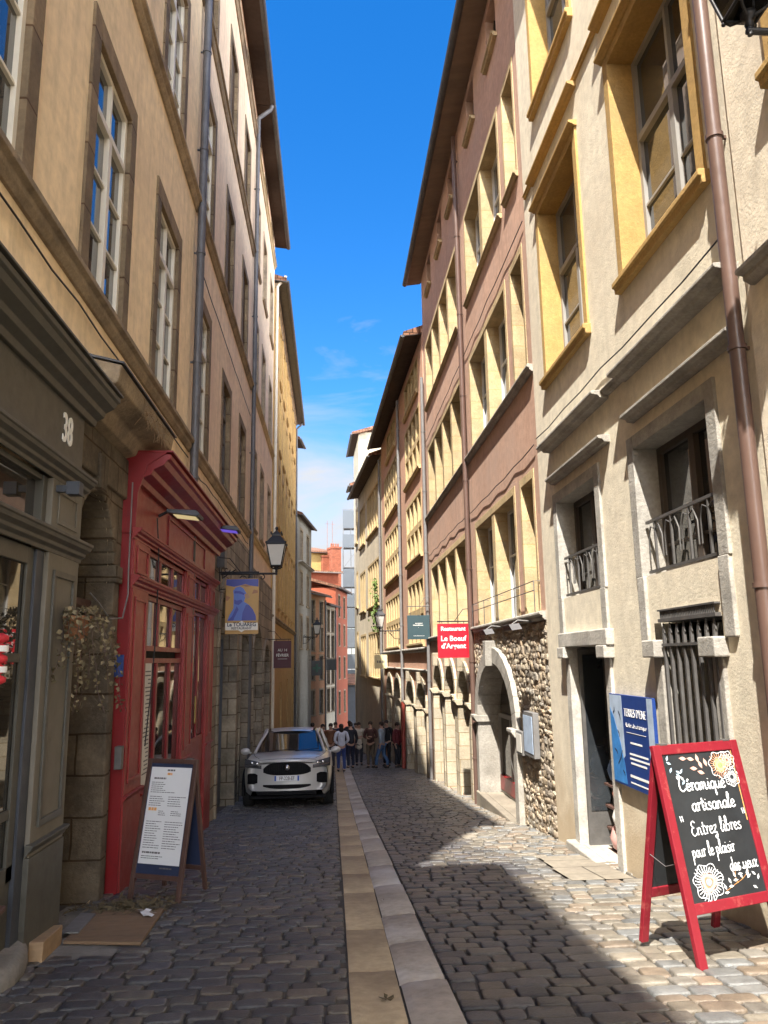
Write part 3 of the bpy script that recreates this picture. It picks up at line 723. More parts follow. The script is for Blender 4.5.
# ---- R4: lower brick-red house with gridded windows
b = Bld('gridded_window_house', 1, 3.05, 24.32, 2.55, 38.5, 'brick red house with pale gridded stone windows behind the green sign')
kw = dict(surround='palestone', frame='darkframe', d=.30, proud=.015, leaf=1, bars=(), transom=None, fw=.05, sill=(.12,.14,.05))
Q1 = window_meshes('grid1', 3.7, 2.1, .12, .12, lights=4, rows=2, mull=.22, trans=.2, **kw)
Q2 = window_meshes('grid2', 5.4, 2.1, .12, .12, lights=6, rows=2, mull=.24, trans=.2, **kw)
QU = window_meshes('grid_up', 3.4, 1.15, .08, .08, lights=4, rows=1, mull=.2, **kw)
holes = []; put = []
for z in (.55, 3.5, 6.5):
    for Yc, w in ((27.2, Q1), (34.3, Q2)): holes.append(whole(Yc, z, w)); put.append((Yc, z, w))
for Yc in (27.2, 34.0): holes.append(whole(Yc, 9.25, QU)); put.append((Yc, 9.25, QU))
AR4 = [(25.2,27.2), (27.9,30.0), (31.8,33.9), (34.8,37.0)]
for a, c in AR4: holes.append((a, c, g(c)+.05, -.75, 0, .8))
b.wall(holes, 11.0, M['redplaster2'])
for p in put: put_window(b, *p, 0)
b.ledge(24.4, 38.4, .22, .16, .12, 'greystone'); b.ledge(24.4, 38.4, -.45, .12, .1, 'greystone')
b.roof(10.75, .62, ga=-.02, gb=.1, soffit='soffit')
b.pipe(30.6, 10.6, -1.6, .06, .1, 'greypipe'); b.pipe(30.6, -1.62, g(30.6), .075, .1, 'redpipe')
for k, (a, c) in enumerate(AR4):
    arch_part(b, a, c, g(c)-.1, -.75, .8, .6, .2, .06, 'ashlar2', True, k < 2, .28)
    arch_fill(b, a, c, g(c)+.0, -.75, .8, .5, 'darkframe', 'glass2', .0, 'darkframe', 1)

# ---- R5, R6
b = Bld('grey_beige_house', 1, 2.55, 38.52, 1.72, 49.5, 'grey beige house with pale stone window groups past the wall lantern')
Q3 = window_meshes('grid3', 4.6, 2.3, .12, .12, lights=5, rows=1, mull=.26, **kw)
Q4 = window_meshes('grid4', 2.6, 2.3, .12, .12, lights=3, rows=1, mull=.26, **kw)
holes = []; put = []
for z in (2.9, 6.95, -.9):
    for Yc, w in ((42.2, Q3), (47.2, Q4)): holes.append(whole(Yc, z, w)); put.append((Yc, z, w))
b.wall(holes, 10.6, M['greyplaster'])
for p in put: put_window(b, *p, 0)
b.roof(10.35, .64, ga=0, gb=0, soffit='soffit'); b.pipe(38.75, 10.2, g(38.7), .06, .1, 'greypipe')
m = MB(); rnd = random.Random(4)
for i in range(260):
    z = b.Z(rnd.uniform(1.4, 4.2)); u = b.U(40.0)+rnd.gauss(0,.22); y = .12+abs(rnd.gauss(0,.12)); r = rnd.uniform(.05,.1); a = Vector((rnd.uniform(-1,1),rnd.uniform(-1,1),rnd.uniform(-1,1))).normalized(); c = a.orthogonal().normalized()
    p = Vector((u,y,z)); m.poly([p+a*r, p+c*r*.6, p-a*r, p-c*r*.6])
M['leaf'] = paint('green_leaf', (.09,.14,.03), .6, .4, 3, bmp=0)
vine = m
b5 = b
b = Bld('narrow_house', 1, 1.72, 49.52, 1.62, 51.6, 'narrow grey house with dark eaves before the scaffolded tower')
Q5 = window_meshes('grid5', 1.1, 2.2, .12, .12, lights=2, rows=1, mull=.24, **kw)
holes = []; put = []
for z in (3.4, 7.6, -.5):
    for Yc in (50.55,): holes.append(whole(Yc, z, Q5)); put.append((Yc, z, Q5))
b.wall(holes, 11.6, M['greyplaster'])
for p in put: put_window(b, *p, 0)
b.roof(11.3, .55, ga=0, gb=0)
b = Bld('cream_tall_house', 1, 1.95, 54.0, 1.75, 60, 'tall cream gabled house showing above the grey beige house')
b.wall([], 16.3, M['cream'])
b.roof(16.1, .5, rise=.3, ga=.3, gb=.2)
# vine on the grey-beige house is a plant of its own
o = vine.build('wall_creeper', M['leaf']); o.matrix_world = Matrix.Translation(b5.root.location) @ Matrix.Rotation(b5.root.rotation_euler.z, 4, 'Z')
tag(o, 'small green creeper hanging beside the far grey drainpipe', 'creeper')
# ================================================================== LEFT SIDE
LX = -2.25
b = Bld('ochre_rear_house', -1, LX, -24, LX, -.55, 'ochre house standing behind the camera on the left')
b.wall([], 13.5, M['ochre'], depth=6)
m = MB(); m.box(-.0, b.L, -6, .33, b.Z(13.5), b.Z(13.62)); b.part('roof', m, M['gutter'])

LW = window_meshes('l_tall', 1.16, 2.50, .21, .24, .075, .03, 'brownstone', 'creamframe', transom=.74, bars=(.36,.68), sill=None, fw=.06)
LS = window_meshes('l_shut', 1.06, 2.25, .20, .2, .10, .02, 'brownstone', shut='shutter', sill=(.08,.1,.03))
LG = window_meshes('l_dark', 1.06, 2.25, .20, .2, .13, .02, 'brownstone', 'darkframe', transom=.74, bars=(.36,.68), sill=(.08,.1,.03))
LA = window_meshes('l_attic', .9, .75, .12, .1, .2, .02, 'brownstone', 'darkframe', bars=(), sill=(.06,.08,.02))
LV = window_meshes('l_louvre', 1.0, 2.1, .15, .16, .12, .02, 'ledgestone', shut='louvre', sill=(.08,.1,.03))
LP = window_meshes('l_pink', 1.05, 2.2, .16, .18, .13, .02, 'ledgestone', 'greyframe', transom=.74, bars=(.5,), sill=(.08,.1,.03))

# ---- L1: ochre house above the two shopfronts
b = Bld('ochre_house', -1, LX, 1.05, LX, 11.95, 'ochre plastered house with cream windows above the olive shopfront')
holes = []; put = []
for z, w in ((3.48, LW), (7.60, LW), (11.62, LW)):
    for Yc in (1.9, 4.55, 7.25, 9.95): holes.append(whole(Yc, z, w)); put.append((Yc, z, w))
for Yc in (1.9, 4.55, 7.25, 9.95): holes.append(whole(Yc, 15.55, LA)); put.append((Yc, 15.55, LA))
DOOR = (6.70, 7.86, g(7.8)+.02, 1.60, 0, .62)
holes.append(DOOR)
b.wall(holes, 16.55, M['ochre'])
for p in put: put_window(b, *p)
for z in (3.25, 7.40, 11.42, 15.3): b.ledge(1.06, 11.9, z, .20, .12, 'ledgestone')
b.roof(16.5, .28, rise=.3, ga=.1, gb=0)
b.cable(1.2, 11.7, 3.12, .04, seed=9)
b.pipe(11.82, 16.3, -.0, .065, .11, 'zinc', collars=1.9)
# sooty stone around the arched doorway
o = b.wall([DOOR[:4]+(0, .62)], 2.35, M['darkstone'], zlow=g(8.3)-.3, name='stone_base', body=False, u0=b.U(8.22), u1=b.U(6.3)); o.location.y = .03
ua, ub = b.rng(6.70, 7.86); m = MB()
P = arch_pts(ua, ub, b.Z(.98), .62); zb_ = b.Z(g(7.7))
Q = arch_pts(ua-.12, ub+.12, b.Z(.98), .74)
for i in range(len(P)-1): m.prism([(p[0],-.45,p[1]) for p in (P[i],P[i+1],Q[i+1],Q[i])], (0,.51,0))
for u in (ua-.22, ub-.0): m.box(u, u+.22, -.451, .10, b.Z(.80), b.Z(.975))
for u in (ua-.17, ub+.0): m.box(u, u+.17, -.452, .075, zb_-.1, b.Z(.80))
uc = (ua+ub)/2; m.prism([(uc-.1,0,b.Z(1.60)),(uc+.1,0,b.Z(1.60)),(uc+.14,0,b.Z(1.95)),(uc-.14,0,b.Z(1.95))], (0,.10,0))
m.box(ua-.45, ub+.35, 0, .07, b.Z(1.72), b.Z(2.15))
b.part('stone_arch', m, M['darkstone'], .015)
m = MB(); m.box(ua-.1, ub+.1, -.50, -.46, zb_, b.Z(.5)); f = b.part('door', m, M['doorbrown'])
m = MB()
for x in (ua+.1, uc+.04):
    for z0, z1 in ((zb_+.25, zb_+.95),(zb_+1.1, b.Z(.3))): m.box(x, x+.36, -.46, -.435, z0, z1)
b.part('door_panel', m, M['doorbrown'], .01, f)
m = MB(); m.box(ua, ub, -.5, -.2, b.Z(.50), b.Z(.62)); m.profile([(-.2,b.Z(.5)),(-.14,b.Z(.56)),(-.14,b.Z(.62)),(-.2,b.Z(.62))], ua, ub); b.part('transom_beam', m, M['wood'], 0, f)
m = MB(); m.prism([(ua,-.52,b.Z(.62))]+[(p[0],-.52,p[1]) for p in P]+[(ub,-.52,b.Z(.62))], (0,.02,0)); b.part('fanlight', m, M['darkin'], 0, f)
m = MB()
for k in range(4):
    x = ua+.16+.23*k; m.tube([(x,-.3,b.Z(.62)),(x,-.3,b.Z(1.15))], .012, 6)
    pts = [(x+.07*math.cos(t)*(1-t/14), -.29, b.Z(.80)+.09*math.sin(t)*(1-t/14)) for t in [i*.5 for i in range(20)]]; m.tube(pts, .009, 5)
    m.tube([(p[0], p[1], p[2]+.2) for p in pts], .008, 5)
b.part('iron_grille', m, M['greyiron'], 0, f)
# stone canopy above the doorway
m = MB(); ua, ub = b.rng(6.48, 8.75)
m.profile([(.0,b.Z(2.16)),(.14,b.Z(2.2)),(.20,b.Z(2.33)),(.40,b.Z(2.40)),(.43,b.Z(2.56)),(.0,b.Z(2.66))], ua, ub); cn = b.part('stone_canopy', m, M['ledgestone'], .015)
m = MB(); m.prism([(ua-.02,.455,b.Z(2.563)),(ua-.02,.455,b.Z(2.58)),(ua-.02,.0,b.Z(2.69)),(ua-.02,.0,b.Z(2.665))], (ub-ua+.04,0,0)); b.part('lead_flashing', m, M['gutter'], 0, cn)
m = MB(); rnd = random.Random(3)
for i in range(90):
    p = Vector((b.U(7.75)+rnd.gauss(0,.28), .40+rnd.uniform(-.03,.05), b.Z(2.47)+rnd.uniform(-.10,.06))); q = p+Vector((rnd.uniform(-.2,.2), rnd.uniform(-.04,.05), rnd.uniform(-.13,.05)))
    m.tube([p, (p+q)/2+Vector((0,.01,.015)), q], .003, 3)
o = m.build('straw_tuft', M['timber']); o.matrix_world = Matrix.Translation(b.root.location) @ Matrix.Rotation(b.root.rotation_euler.z, 4, 'Z')
tag(o, 'dry straw tuft lodged under the stone door canopy', 'straw')
m = MB(); m.box(b.U(8.13), b.U(8.03), .112, .18, b.Z(-1.02), b.Z(-.80))
b.part('letter_box', m, M['greyiron'], .006)
L1 = b

# ---- L2
b = Bld('ochre_arcade_house', -1, LX, 11.97, LX, 20.7, 'weathered ochre house with closed shutters and grey stone arcade')
holes = []; put = []
for Yc, k in ((12.85,0),(15.95,1),(18.9,1)):
    for z, w in ((3.52, LW if k == 0 else LG), (7.72, LW if k == 0 else LS), (11.75, LS), (15.55, LA)):
        holes.append(whole(Yc, z, w)); put.append((Yc, z, w))
AL = [(15.35,18.0,g(18)+.02,1.70,0,1.15), (18.95,20.45,g(20.4)+.02,1.0,0,.7)]
b.wall(holes+AL, 16.55, M['pinkplaster'])
for p in put: put_window(b, *p)
for z in (3.25, 7.42, 11.45, 15.3): b.ledge(12.0, 20.6, z, .19, .11, 'ledgestone')
b.roof(16.5, .5, rise=.3, ga=0, gb=0)
b.cable(12.1, 20.4, 3.08, .05, seed=7); b.cable(12.1, 20.4, 6.6, .04, seed=8)
b.pipe(20.6, 15.9, g(20.6), .06, .1, 'zinc', top=.5)
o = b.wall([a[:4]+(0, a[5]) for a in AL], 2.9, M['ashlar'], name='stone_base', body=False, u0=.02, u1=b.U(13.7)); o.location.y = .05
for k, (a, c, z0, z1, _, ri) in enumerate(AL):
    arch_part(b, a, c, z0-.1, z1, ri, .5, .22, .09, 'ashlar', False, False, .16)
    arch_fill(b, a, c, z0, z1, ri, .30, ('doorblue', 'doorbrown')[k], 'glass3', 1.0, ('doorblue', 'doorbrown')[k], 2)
# ---- L3
b = Bld('pinkish_house', -1, LX, 20.72, LX, 28.6, 'pinkish plastered house with two stone arches beside the parked car')
holes = []; put = []
for Yc in (21.95, 24.4, 27.2):
    for z in (3.75, 7.75, 11.75): holes.append(whole(Yc, z, LP)); put.append((Yc, z, LP))
    holes.append(whole(Yc, 15.55, LA)); put.append((Yc, 15.55, LA))
AL3 = [(22.0,24.4,g(24.4)+.02,1.05,0,1.1), (25.3,27.4,g(27.4)+.02,.55,0,.95)]
b.wall(holes+AL3, 16.55, M['pinkplaster'])
for p in put: put_window(b, *p)
for z in (3.35, 7.5, 15.3): b.ledge(20.8, 28.5, z, .2, .1, 'goldstone')
b.roof(16.5, .5, rise=.3, ga=.35, gb=0)
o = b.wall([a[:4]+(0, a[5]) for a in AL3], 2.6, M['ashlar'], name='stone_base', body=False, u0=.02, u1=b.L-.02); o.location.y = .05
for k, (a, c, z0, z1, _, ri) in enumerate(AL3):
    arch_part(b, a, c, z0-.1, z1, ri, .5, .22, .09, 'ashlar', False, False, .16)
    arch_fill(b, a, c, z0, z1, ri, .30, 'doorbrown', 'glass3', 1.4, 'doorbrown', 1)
# ---- L4: golden house with tall pilaster windows
b = Bld('golden_house', -1, LX-.02, 28.62, LX-.05, 47.5, 'golden ochre house with tall narrow windows behind the maroon sign')
LN = window_meshes('l_gold', 1.0, 2.5, .24, .2, .14, .03, 'yellowstone', 'greyframe', transom=.74, bars=(.5,), sill=(.08,.1,.03))
holes = []; put = []
for i in range(7):
    Yc = 30.1+2.6*i
    for z in (2.2, 5.6, 8.9, 12.0): holes.append(whole(Yc, z, LN)); put.append((Yc, z, LN))
    if i % 2 == 0: holes.append((Yc-.6, Yc+.6, g(Yc+.6), -.9, .25, 0))
b.wall(holes, 15.0, M['gold'])
for p in put: put_window(b, *p, 0)
for i in range(0, 7, 2):
    Yc = 30.1+2.6*i; ua, ub = b.rng(Yc-.6, Yc+.6); m = MB(); m.box(ua, ub, -.24, -.2, b.Z(g(Yc+.6)), b.Z(-.9)); b.part('door', m, M['olivedark'])
for z in (1.5, 15.0-.35): b.ledge(28.7, 47.4, z, .2, .14, 'ledgestone')
for i in range(8):
    m = MB(); ua, ub = b.rng(28.75+2.6*i-.16+.05, 28.75+2.6*i+.16+.05); m.box(max(0.01,ua), ub, .0, .06, b.Z(1.7), b.Z(14.6)); b.part('pilaster', m, M['gold'])
b.roof(14.9, .5, rise=.3, ga=.3, gb=0, soffit='gutter', gutter='gutter'); b.pipe(28.8, 14.7, g(28.8), .06, .12, 'creamframe', top=.45); b.pipe(47.3, 14.4, g(47), .06, .1, 'zinc', top=.45)
b = Bld('dark_eaved_house', -1, -2.75, 47.7, -2.55, 49.8, 'narrow house with a dark overhanging eave just past the golden house'); b.wall([], 14.2, M['darkgrey'], depth=4); b.roof(13.9, .75, rise=.3, depth=4, ga=.1, gb=.1, gutter='gutter')
# ---- far end of the street
b = Bld('shuttered_house', -1, -2.2, 50.0, -1.50, 56, 'grey house with a pale brick gable past the golden house')
holes = []; put = []
for z in (.8, 3.7, 6.5):
    for Yc in (51.4, 54.2): holes.append(whole(Yc, z, LV)); put.append((Yc, z, LV))
b.wall(holes, 9.5, M['darkgrey'], depth=6)
for p in put: put_window(b, *p, 0)
m = MB(); ua = b.L+.003; m.poly([(ua,-.1,b.Z(6.8)),(ua,-.1,b.Z(9.3)),(ua,-1.6,b.Z(9.3)),(ua,-1.6,b.Z(6.8))][::-1]); b.part('brick_patch', m, stone('pale_brick', (.55,.40,.20), .1, 3, joints=(.4,.16,.02), jcol=(.25,.18,.1)))
b.roof(9.4, .32, rise=.35, depth=6, ga=.1, gb=.35); b.ledge(50.1, 55.9, 6.3, .15, .3, 'greystone')
def end_house(name, X0, Y0, X1, Y1, zt, mt, label, rows, cols, wm, depth=8, ov=.4, rise=.3):
    b = Bld(name, -1, X0, Y0, X1, Y1, label); holes = []; put = []
    for z in rows:
        for t in cols:
            Yc = Y0+(Y1-Y0)*t; w = wm
            u = b.U(Yc); a = w['w']/2+w['sw']-.004
            # openings are measured along the wall here
            holes.append((Yc-a*b.c, Yc+a*b.c, z-w['sillth']+.004, z+w['h']+w['st']-.004, 0)); put.append((Yc, z, w))
    b.wall(holes, zt, M[mt], depth=depth)
    for p in put: put_window(b, *p, 0)
    if ov: b.roof(zt-.05, ov, rise=rise, depth=depth, ga=.2, gb=.2)
    return b
FW = window_meshes('far', .8, 1.75, .1, .12, .16, .02, 'ledgestone', 'darkframe', bars=(.5,), sill=(.06,.08,.02))
b = end_house('salmon_house', -1.75, 57.0, -.50, 60.5, 4.9, 'salmon', 'salmon plastered house in the far row with dark tiled eaves', (-3.9, -1.4, .7, 2.7), (.27,.74), FW)
b.pipe(60.3, 4.6, g(60), .06, .08, 'gutter')
b = end_house('pale_grey_house', -.52, 60.6, .26, 63.5, 4.3, 'greyplaster', 'small pale grey house between the salmon and brick red houses', (-3.9, -1.8, .2, 2.2), (.28,.72), FW)
b.pipe(63.3, 4.0, g(63), .06, .08, 'gutter')
b = Bld('orange_house', -1, -2.0, 66.0, .55, 67.0, 'bright orange house with sloping roof rising over the far row'); 
b.wall([], 7.6, M['orange'], depth=10)
b.roof(7.45, .35, rise=.08, depth=10, ga=.3, gb=.3, soffit='greyframe', gutter='greyframe')
b = end_house('brick_red_house', .30, 63.6, 1.35, 69.5, 5.9, 'orange', 'narrow brick red house standing before the scaffolded tower', (-4.3, -1.5, 1.2, 3.6), (.28,.72), FW)
M['brick'] = stone('old_brick', (.21,.075,.042), .15, 3, joints=(.25,.08,.01), jcol=(.3,.2,.15), rnd=0)
b = Bld('yellow_attic_house', -1, -2.0, 70, .4, 71, 'yellow attic house with red brick chimneys beyond the orange roof')
b.wall([], 9.8, M['yellowp'], depth=6); b.roof(9.7, .3, rise=.2, depth=6, ga=.2, gb=.2)
m = MB()
for x0, x1, y0, z1 in ((.05,.6,.5,9.3),(.6,1.45,1.4,10.0)):
    m.box(b.U(70.4)-x1, b.U(70.4)-x0, y0-1.2, y0, b.Z(4), b.Z(z1)); m.box(b.U(70.4)-x1-.06, b.U(70.4)-x0+.06, y0-1.26, y0+.06, b.Z(z1), b.Z(z1+.15))
ch = b.part('chimney', m, M['brick'])
m = MB()
for i in range(4): m.lathe([(.09,b.Z(10.1)),(.07,b.Z(10.5))], 8, (b.U(70.4)-.7-.22*i, .9, 0))
for i in range(2): m.tube([(b.U(70.4)-.3-.5*i, .9, b.Z(9.0)), (b.U(70.4)-.3-.5*i, .9, b.Z(12.6))], .016, 4); m.tube([(b.U(70.4)-.1-.5*i, .9, b.Z(12.3)), (b.U(70.4)-.5-.5*i, .9, b.Z(12.3))], .012, 4)
b.part('chimney_pot', m, M['brick'], parent=ch)
b = Bld('alley_shade_block', -1, .7, 76, 6, 76.5, 'low dark block standing in for the shaded alley below the scaffold tower'); b.wall([], -2.3, M['olivedark'], depth=2); b.roof(-2.35, .3, depth=2, soffit='gutter')  # added dark mass: the alley's shade put in as colour
# scaffolded tower
t = thing('scaffold_tower', 'grey mesh wrapped scaffold tower at the far end', 'scaffolding', (1.95, 80, g(80)), 0)
m = MB(); zt = 15.6-g(80)
for x in (-.75,.05,.85):
    for y in (-.4,.6): m.tube([(x,y,0),(x,y,zt)], .03, 5)
k = int(zt/1.9)
for i in range(k+1):
    z = i*zt/k
    for y in (-.4,.6): m.tube([(-.8,y,z),(.9,y,z)], .025, 5)
    for x in (-.75,.85): m.tube([(x,-.4,z),(x,.6,z)], .025, 5)
    if i < k: m.tube([(-.75,-.42,z),(.85,-.42,z+zt/k)], .02, 5); m.box(-.75,.85,-.38,.58,z+.02,z+.06)
m.build('poles', M['greyiron'], t)
mn, N, L, bs = nt('scaffold_mesh'); bs.inputs['Base Color'].default_value = (.085,.095,.105,1); bs.inputs['Alpha'].default_value = .80; bs.inputs['Roughness'].default_value = .9
m = MB()
for i in range(k):
    z = i*zt/k
    if i in (k-3,): continue
    m.box(-.8,.9,-.46,-.455,z+.05,z+zt/k-.12-(.5 if i % 3 == 0 else 0))
m.box(-.82,-.815,-.44,.6,.2,zt-2.5); m.build('mesh_sheet', mn, t)

# ================================================================== SHOPFRONTS
def panel(m, x0, x1, y, z0, z1, t=.012, b=.035, mi=0, rec=True):
    """raised moulding frame on a flat face"""
    m.box(x0, x1, y, y+t, z0, z0+b, mi); m.box(x0, x1, y, y+t, z1-b, z1, mi); m.box(x0, x0+b, y, y+t, z0+b, z1-b, mi); m.box(x1-b, x1, y, y+t, z0+b, z1-b, mi)
class Front:
    """local x = distance up the street from the far end, y = towards the street"""
    def __init__(s, name, label, Ya, Yb, X):
        s.Ya, s.Yb, s.zb = Ya, Yb, g(Yb); s.root = thing(name, label, 'shopfront', (X, Yb, s.zb), -PI/2)
    def U(s, Y): return s.Yb-Y
    def Z(s, z): return z-s.zb
    def part(s, name, mb, mat, bevel=0, parent=None): return mb.build(name, mat, parent or s.root, bevel)
def cornice(z, h, pj, y0=0): return [(y0,z),(y0+pj*.15,z),(y0+pj*.2,z+h*.18),(y0+pj*.45,z+h*.3),(y0+pj*.5,z+h*.45),(y0+pj*.8,z+h*.6),(y0+pj*.9,z+h*.75),(y0+pj,z+h*.8),(y0+pj,z+h*.95),(y0,z+h)]
# ---- olive-grey shopfront, near left
f = Front('olive_shopfront', 'olive grey wooden shopfront numbered 38 at the near left', .9, 6.46, -2.24)
Z, U = f.Z, f.U; y = .14
m = MB(); x0, x1 = 0, U(.9)
m.box(x0, x1, .0, y, Z(1.50), Z(2.15)); m.box(0, .02, 0, y-.005, Z(g(6.5)-.2), Z(1.5)); fa = f.part('fascia', m, M['olive'], .006)
m = MB(); m.profile(cornice(Z(2.04), .27, .24, y), x0-.18, x1); m.box(-.20, x1, 0, .40, Z(2.31), Z(2.33)); f.part('cornice', m, M['olive'], .004)
m = MB(); m.profile(cornice(Z(1.38), .15, .12, y), x0-.06, x1); m.profile(cornice(Z(.82), .16, .12, y), x0-.05, x1); f.part('moulding', m, M['olive'], .004)
m = text_mb('38', .33, .004, bold=.004); m.xf(Matrix.Translation((.42, y+.008, Z(1.72))) @ Matrix.Rotation(PI, 4, 'Z') @ Matrix.Diagonal((.72,1,1,1)))
f.part('house_number', m, M['lettering'], 0, fa)
# end pilaster
m = MB(); m.box(.0, .68, .02, y+.02, Z(-1.30), Z(.82)); m.box(.0, .68, .02, y+.02, Z(.98), Z(1.38)); panel(m, .12, .56, y+.02, Z(1.05), Z(1.32))
pl = f.part('pilaster', m, M['peel'], .005)
m = MB(); panel(m, .10, .58, y+.02, Z(-1.12), Z(.70), .02, .05); m.profile(cornice(Z(-1.30), .09, .06, y), -.03, .72); f.part('moulding', m, M['olive'], .004, pl)
m = MB(); m.box(.0, .70, .02, y+.03, Z(g(6.3)-.2), Z(-1.30)); m.box(-.02,.3,.04,y+.05,Z(g(6.46)-.1),Z(g(6.46)+.12)); f.part('plinth', m, M['olive'], .006)
# transom lights, door and window joinery
m = MB(); x = .92
m.box(.68, x1, .0, .03, Z(-2.3), Z(1.4)); bk = f.part('backboard', m, M['darkin'])
m = MB(); fr = MB(); gl = MB()
for i in range(5):
    a = .77+.88*i; gl.box(a, a+.8, .05, .06, Z(.98), Z(1.38)); fr.box(a-.08, a, .03, y-.02, Z(.98), Z(1.38))
    fr.box(a, a+.8, .03, y-.03, Z(1.34), Z(1.38)); fr.box(a, a+.8, .03, y-.03, Z(.98), Z(1.02))
f.part('transom_window', fr, M['olive'], .004); f.part('pane', gl, M['glass2'], 0)
fr = MB(); gl = MB(); dj = MB(); dj.box(.69, .83, .03, y-.01, Z(-2.2), Z(.82))
for i in range(4):
    a = .83+1.05*i; b_ = a+.95
    gl.box(a, b_, .075, .085, Z(-1.35), Z(.82))
    for q0, q1 in ((a, a+.10), (b_-.10, b_)): fr.box(q0, q1, .086, y-.03, Z(-1.4), Z(.82))
    fr.box(a+.1, b_-.1, .086, y-.03, Z(.70), Z(.82)); fr.box(a+.1, b_-.1, .086, y-.035, Z(.02), Z(.08)); fr.box(a+.1, b_-.1, .086, y-.035, Z(-1.0), Z(-.94)); fr.box(a, b_, .061, y-.03, Z(-1.4), Z(-1.3))
    panel(fr, a+.16, b_-.16, y-.04, Z(-2.0), Z(-1.45), .02, .04)
    fr.box(a, b_, .03, y-.04, Z(-2.3), Z(-1.4)); dj.box(b_, a+1.05, .03, y, Z(-2.3), Z(.82))
wn = f.part('shop_window', fr, M['olive'], .004); f.part('pane', gl, M['glass2'], 0, wn); f.part('door_post', dj, M['olivedark'], .004)
# sticker, red paper lantern decoration behind
m = MB(); m.box(U(5.22), U(4.98), y-.03, y-.026, Z(-1.37), Z(-1.10)); st = f.part('window_sticker', m, M['lettering'])
m = MB(); M['green'] = paint('sticker_green', (.03,.22,.08), .5); M['yellowink'] = paint('sticker_yellow', (.75,.55,.05), .5)
m.prism([(U(5.10),y-.0255,Z(-1.35)),(U(5.0),y-.0255,Z(-1.13)),(U(5.0),y-.0255,Z(-1.35))], (0,.002,0)); f.part('green_field', m, M['green'], 0, st)
m = MB(); m.prism([(U(5.2),y-.0255,Z(-1.32)),(U(5.2),y-.0255,Z(-1.27)),(U(5.04),y-.0255,Z(-1.12)),(U(5.08),y-.0255,Z(-1.12))], (0,.002,0)); f.part('yellow_stripe', m, M['yellowink'], 0, st)
M['redpaper'] = paint('red_paper', (.55,.03,.04), .6)
m = MB()
for k in range(5): m.lathe([(.02,.0),(.055,.018),(.055,.045),(.02,.063)], 12, (U(5.10), y-.005, Z(-.12+.065*k)))
t = m.build('paper_garland', M['redpaper']); t.matrix_world = Matrix.Translation(f.root.location) @ Matrix.Rotation(-PI/2, 4, 'Z')
tag(t, 'red and white paper garland hanging in the olive shop window', 'garland')
for k in (1, 3): m = MB(); m.lathe([(.0565,.012),(.058,.03),(.0565,.05)], 12, (U(5.10), y-.005, Z(-.12+.065*k))); m.build('white_band', M['lettering'], t)
# wall sconce, stone step, timber block, seat shelf
t = thing('wall_sconce', 'small dark cube sconce on the olive shopfront pilaster', 'lamp', (-2.08, 5.86, 1.31))
m = MB(); m.box(.08,.18,-.05,.05,-.05,.05); m.build('shade', M['olivedark'], t, .004); m = MB(); m.box(-.02,.10,-.025,.025,-.025,.025); m.build('bracket', M['olivedark'], t)
m = MB(); m.lathe([(.0,.0),(.29,.0),(.31,.04),(.30,.13),(.26,.165),(.0,.17)][::1], 20, (0,0,0), sx=1, sy=2.1); o = m.build('boulder_step', M['stepstone']); o.location = (-2.27, 5.35, g(5.4)-.03)
tag(o, 'worn rounded stone step below the olive shopfront', 'step')
m = MB(); m.box(-.05,.05,-.25,.25,0,.15); o = m.build('timber_block', M['timber'], None, .008); o.location = (-2.04, 6.10, g(6.2)-.01); o.rotation_euler = (R(-5),0,R(4))
tag(o, 'raw timber block wedged at the foot of the olive pilaster', 'block')
t = thing('wooden_stool', 'slatted wooden stool seat before the olive shop window', 'stool', (-2.13, 4.95, g(5)), R(5))
for k in range(3):
    m = MB(); m.box(-.15+.105*k,-.055+.105*k,-.28,.28,.43,.465); m.build('slat', M['wood'], t, .008)
for x, y_ in ((-.11,-.22),(.11,-.22),(-.11,.22),(.11,.22)):
    m = MB(); m.tube([(x*1.1,y_*1.1,0),(x,y_,.43)], .018, 8); m.build('leg', M['wood'], t)
# ---- red shopfront
f = Front('red_shopfront', 'red painted wooden shopfront with a deep cornice and glazed bays', 8.22, 13.95, -2.24)
Z, U = f.Z, f.U; x1 = U(8.22); y = .14; zlo = f.zb-.1
m = MB(); m.box(0, x1, 0, y, Z(1.36), Z(2.0)); fa = f.part('fascia', m, M['redpale'], .006)
m = MB(); m.profile(cornice(Z(1.90), .34, .36, y), -.2, x1+.0); m.box(-.24, x1+.02, 0, .53, Z(2.24), Z(2.262)); f.part('cornice', m, M['red'], .004)
m = MB(); panel(m, U(12.8), U(9.9), y, Z(1.46), Z(1.86), .02, .04); f.part('sign_panel', m, M['red'], .003, fa)
m = MB(); m.profile(cornice(Z(1.30), .12, .1, y), -.05, x1+.03); m.profile(cornice(Z(.78), .14, .1, y), -.05, x1+.03); f.part('moulding', m, M['redpale'], .004)
m = MB(); m.box(x1-.025, x1, .0, y+.0, zlo-f.zb, Z(1.36)); m.prism([(x1-.03,0,Z(1.36)),(x1-.03,.16,Z(1.36)),(x1-.03,.17,Z(1.8)),(x1-.03,.26,Z(2.1)),(x1-.03,.48,Z(2.25)),(x1-.03,0,Z(2.25))], (.042,0,0)); f.part('end_board', m, M['red'], .004)
